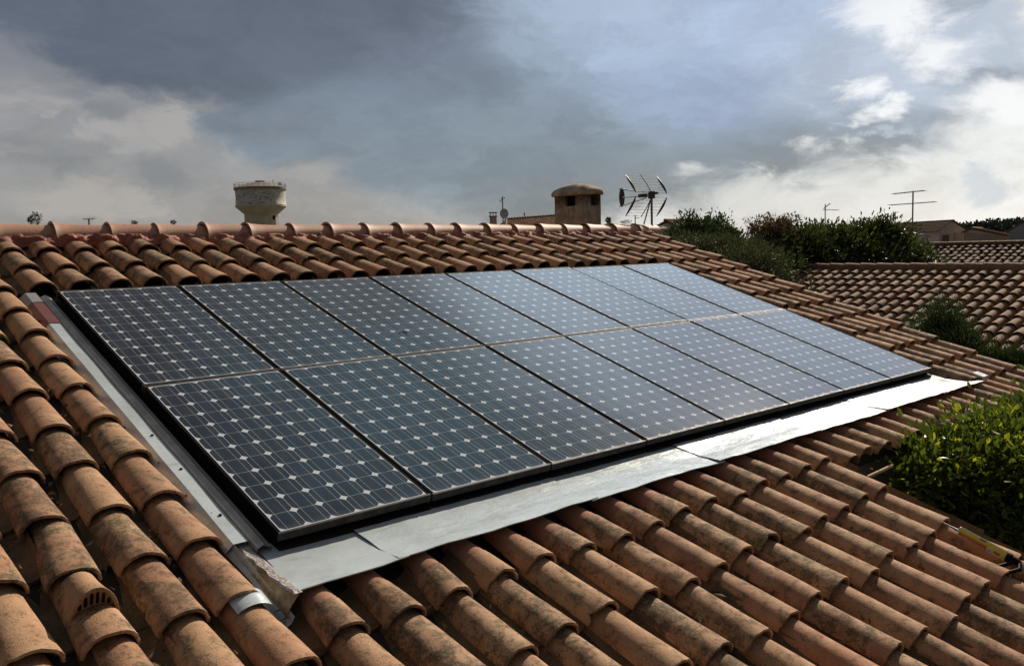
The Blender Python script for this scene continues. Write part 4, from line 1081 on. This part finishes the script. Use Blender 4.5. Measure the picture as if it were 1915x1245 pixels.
# feathery shrub in front of the neighbour's eave
fs = [(1762, 632, 12.2, .19), (1742, 622, 12.3, .12), (1785, 630, 12.2, .13), (1755, 603, 12.3, .09), (1775, 606, 12.2, .08), (1790, 645, 12, .2), (1722, 634, 12.4, .09), (1803, 655, 11.8, .17), (1695, 606, 12.6, .05), (1850, 680, 12, .18), (1900, 690, 12, .2)]
cc = [at(a, b2, d) for a, b2, d, r in fs]; rr_ = [(r, r, r*.9) for *_, r in fs]
for px_, py_ in ((1748, 583), (1757, 575), (1768, 580), (1738, 595), (1780, 588), (1792, 604)): cc.append(at(px_, py_, 12.2)); rr_.append((.035, .035, .12))
tree('feathery_shrub', 'dark green feathery shrub growing in front of the neighbouring eave', 'shrub', gp(at(1765, 640, 12.2)), cc, rr_, 26000, .055, M_LEAF_G, 12, tr=.05, clump=2600, up=1.0, aspect=5.0, fold=False, spread=.25)
# big leafy bush right, close
nbsh = [(1700, 850, 6.6, .20), (1740, 835, 6.8, .24), (1790, 805, 7.1, .26), (1840, 790, 7.4, .28), (1900, 775, 7.7, .28), (1960, 760, 8.0, .35), (1760, 885, 6.75, .26), (1830, 855, 6.9, .34), (1900, 840, 7.1, .36), (1960, 850, 7.2, .4),
        (1860, 925, 6.75, .28), (1915, 940, 6.7, .30), (1970, 970, 6.6, .35), (1672, 850, 6.6, .10), (1810, 915, 6.75, .22), (2050, 860, 6.9, .5), (1885, 810, 7.3, .28), (1915, 985, 6.5, .2), (1815, 775, 7.6, .10), (1860, 762, 7.9, .12), (1908, 750, 8.3, .13)]
cc = [at(a, b2+26, d)-Z*(.02+r*.1) for a, b2, d, r in nbsh]; rr_ = [(r, r, r*.75) for *_, r in nbsh]
cc += [c-Z*.7+xdir(math.radians(60))*.2 for c in cc[:16]]; rr_ += [(r[0]*1.2, r[1]*1.2, .6) for r in rr_[:16]]
def keep_b(P):
    inL = P[:, 0] < 3.80+rng.random(len(P))*.06
    off = P[:, 1]*-math.sin(SL)*-1*0+(P[:, 2]*math.cos(SL)-P[:, 1]*math.sin(SL))
    inR = (P[:, 1] > -3.66) & (off < .0)
    return ~(inL | inR)
tree('leafy_bush', 'glossy green leafy bush growing beside the two eaves on the right', 'bush', gp(at(1880, 900, 7.2)), cc, rr_, 40000, .066, M_LEAF, 21, tr=.07, clump=4200, up=.35, aspect=2.3, spread=.4, keep=keep_b)
# treetops over the ridge, far left
for (px_, py_, w_px, h_px, d, lab) in ((68, 407, 8, 9, 90, 'taller of two dark treetops at the far left above the ridge'), (57, 411, 4, 5, 91, 'smaller dark treetop at the far left beside the taller one'),
        (251, 417, 4, 3, 90, 'tiny treetop above the ridge between the second and third collars'), (324, 416, 4, 3, 92, 'tiny treetop above the ridge right of the third collar'), (1138, 412, 4, 5, 70, 'tiny tree showing between the big chimney and the antenna'), (1170, 415, 10, 3, 110, 'low dark treetop behind the ridge end')):
    c = at(px_, py_, d); s = d/F_PX
    tree('distant_tree', lab, 'tree', gp(c), [c, c-Z*2.0, c-Z*4], [(w_px*s, w_px*s, h_px*s), (w_px*s, w_px*s, 1.8), (w_px*s*.8, w_px*s*.8, 1.8)], 1500, .14, M_LEAF_G, int(px_), group='distant treetops', tr=.12, hollow=.2, limbs=3)
# wood on the skyline at the right
wd = MB(); cc, rr_ = [], []; rg = np.random.default_rng(2)
for i in range(60):
    px_ = 1790+i*3.2; top = 426-10*(i/50)+3*math.sin(i*.9)+rg.normal(0, 1); c = at(px_, top+6, 260+rg.random()*30); cc.append(c); rr_.append((2.0+rg.random(), 2.0+rg.random(), 1.5+rg.random()*.6)); cc.append(c-Z*3); rr_.append((2.5, 2.5, 3))
leaf_cloud(wd, cc, rr_, 26000, .75, seed=33, hollow=.4, fold=False, aspect=1.6)
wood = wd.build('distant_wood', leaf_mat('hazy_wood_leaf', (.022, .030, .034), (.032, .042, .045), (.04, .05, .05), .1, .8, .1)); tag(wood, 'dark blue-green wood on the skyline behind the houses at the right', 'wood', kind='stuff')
# understorey that closes the gaps between gardens
us = MB()
leaf_cloud(us, [at(a, b2, d)-Z*.6 for a, b2, d in ((1440, 560, 16), (1830, 725, 11.5), (1900, 725, 11.5), (1420, 530, 17), (1960, 725, 11))], [(.9, .9, .5)]*5, 16000, .12, seed=40, hollow=.5, clump=1500)
tag(us.build('hedge_plants', M_LEAF_D), 'dense dark garden greenery filling the gap below the neighbouring roof', 'greenery', kind='stuff')
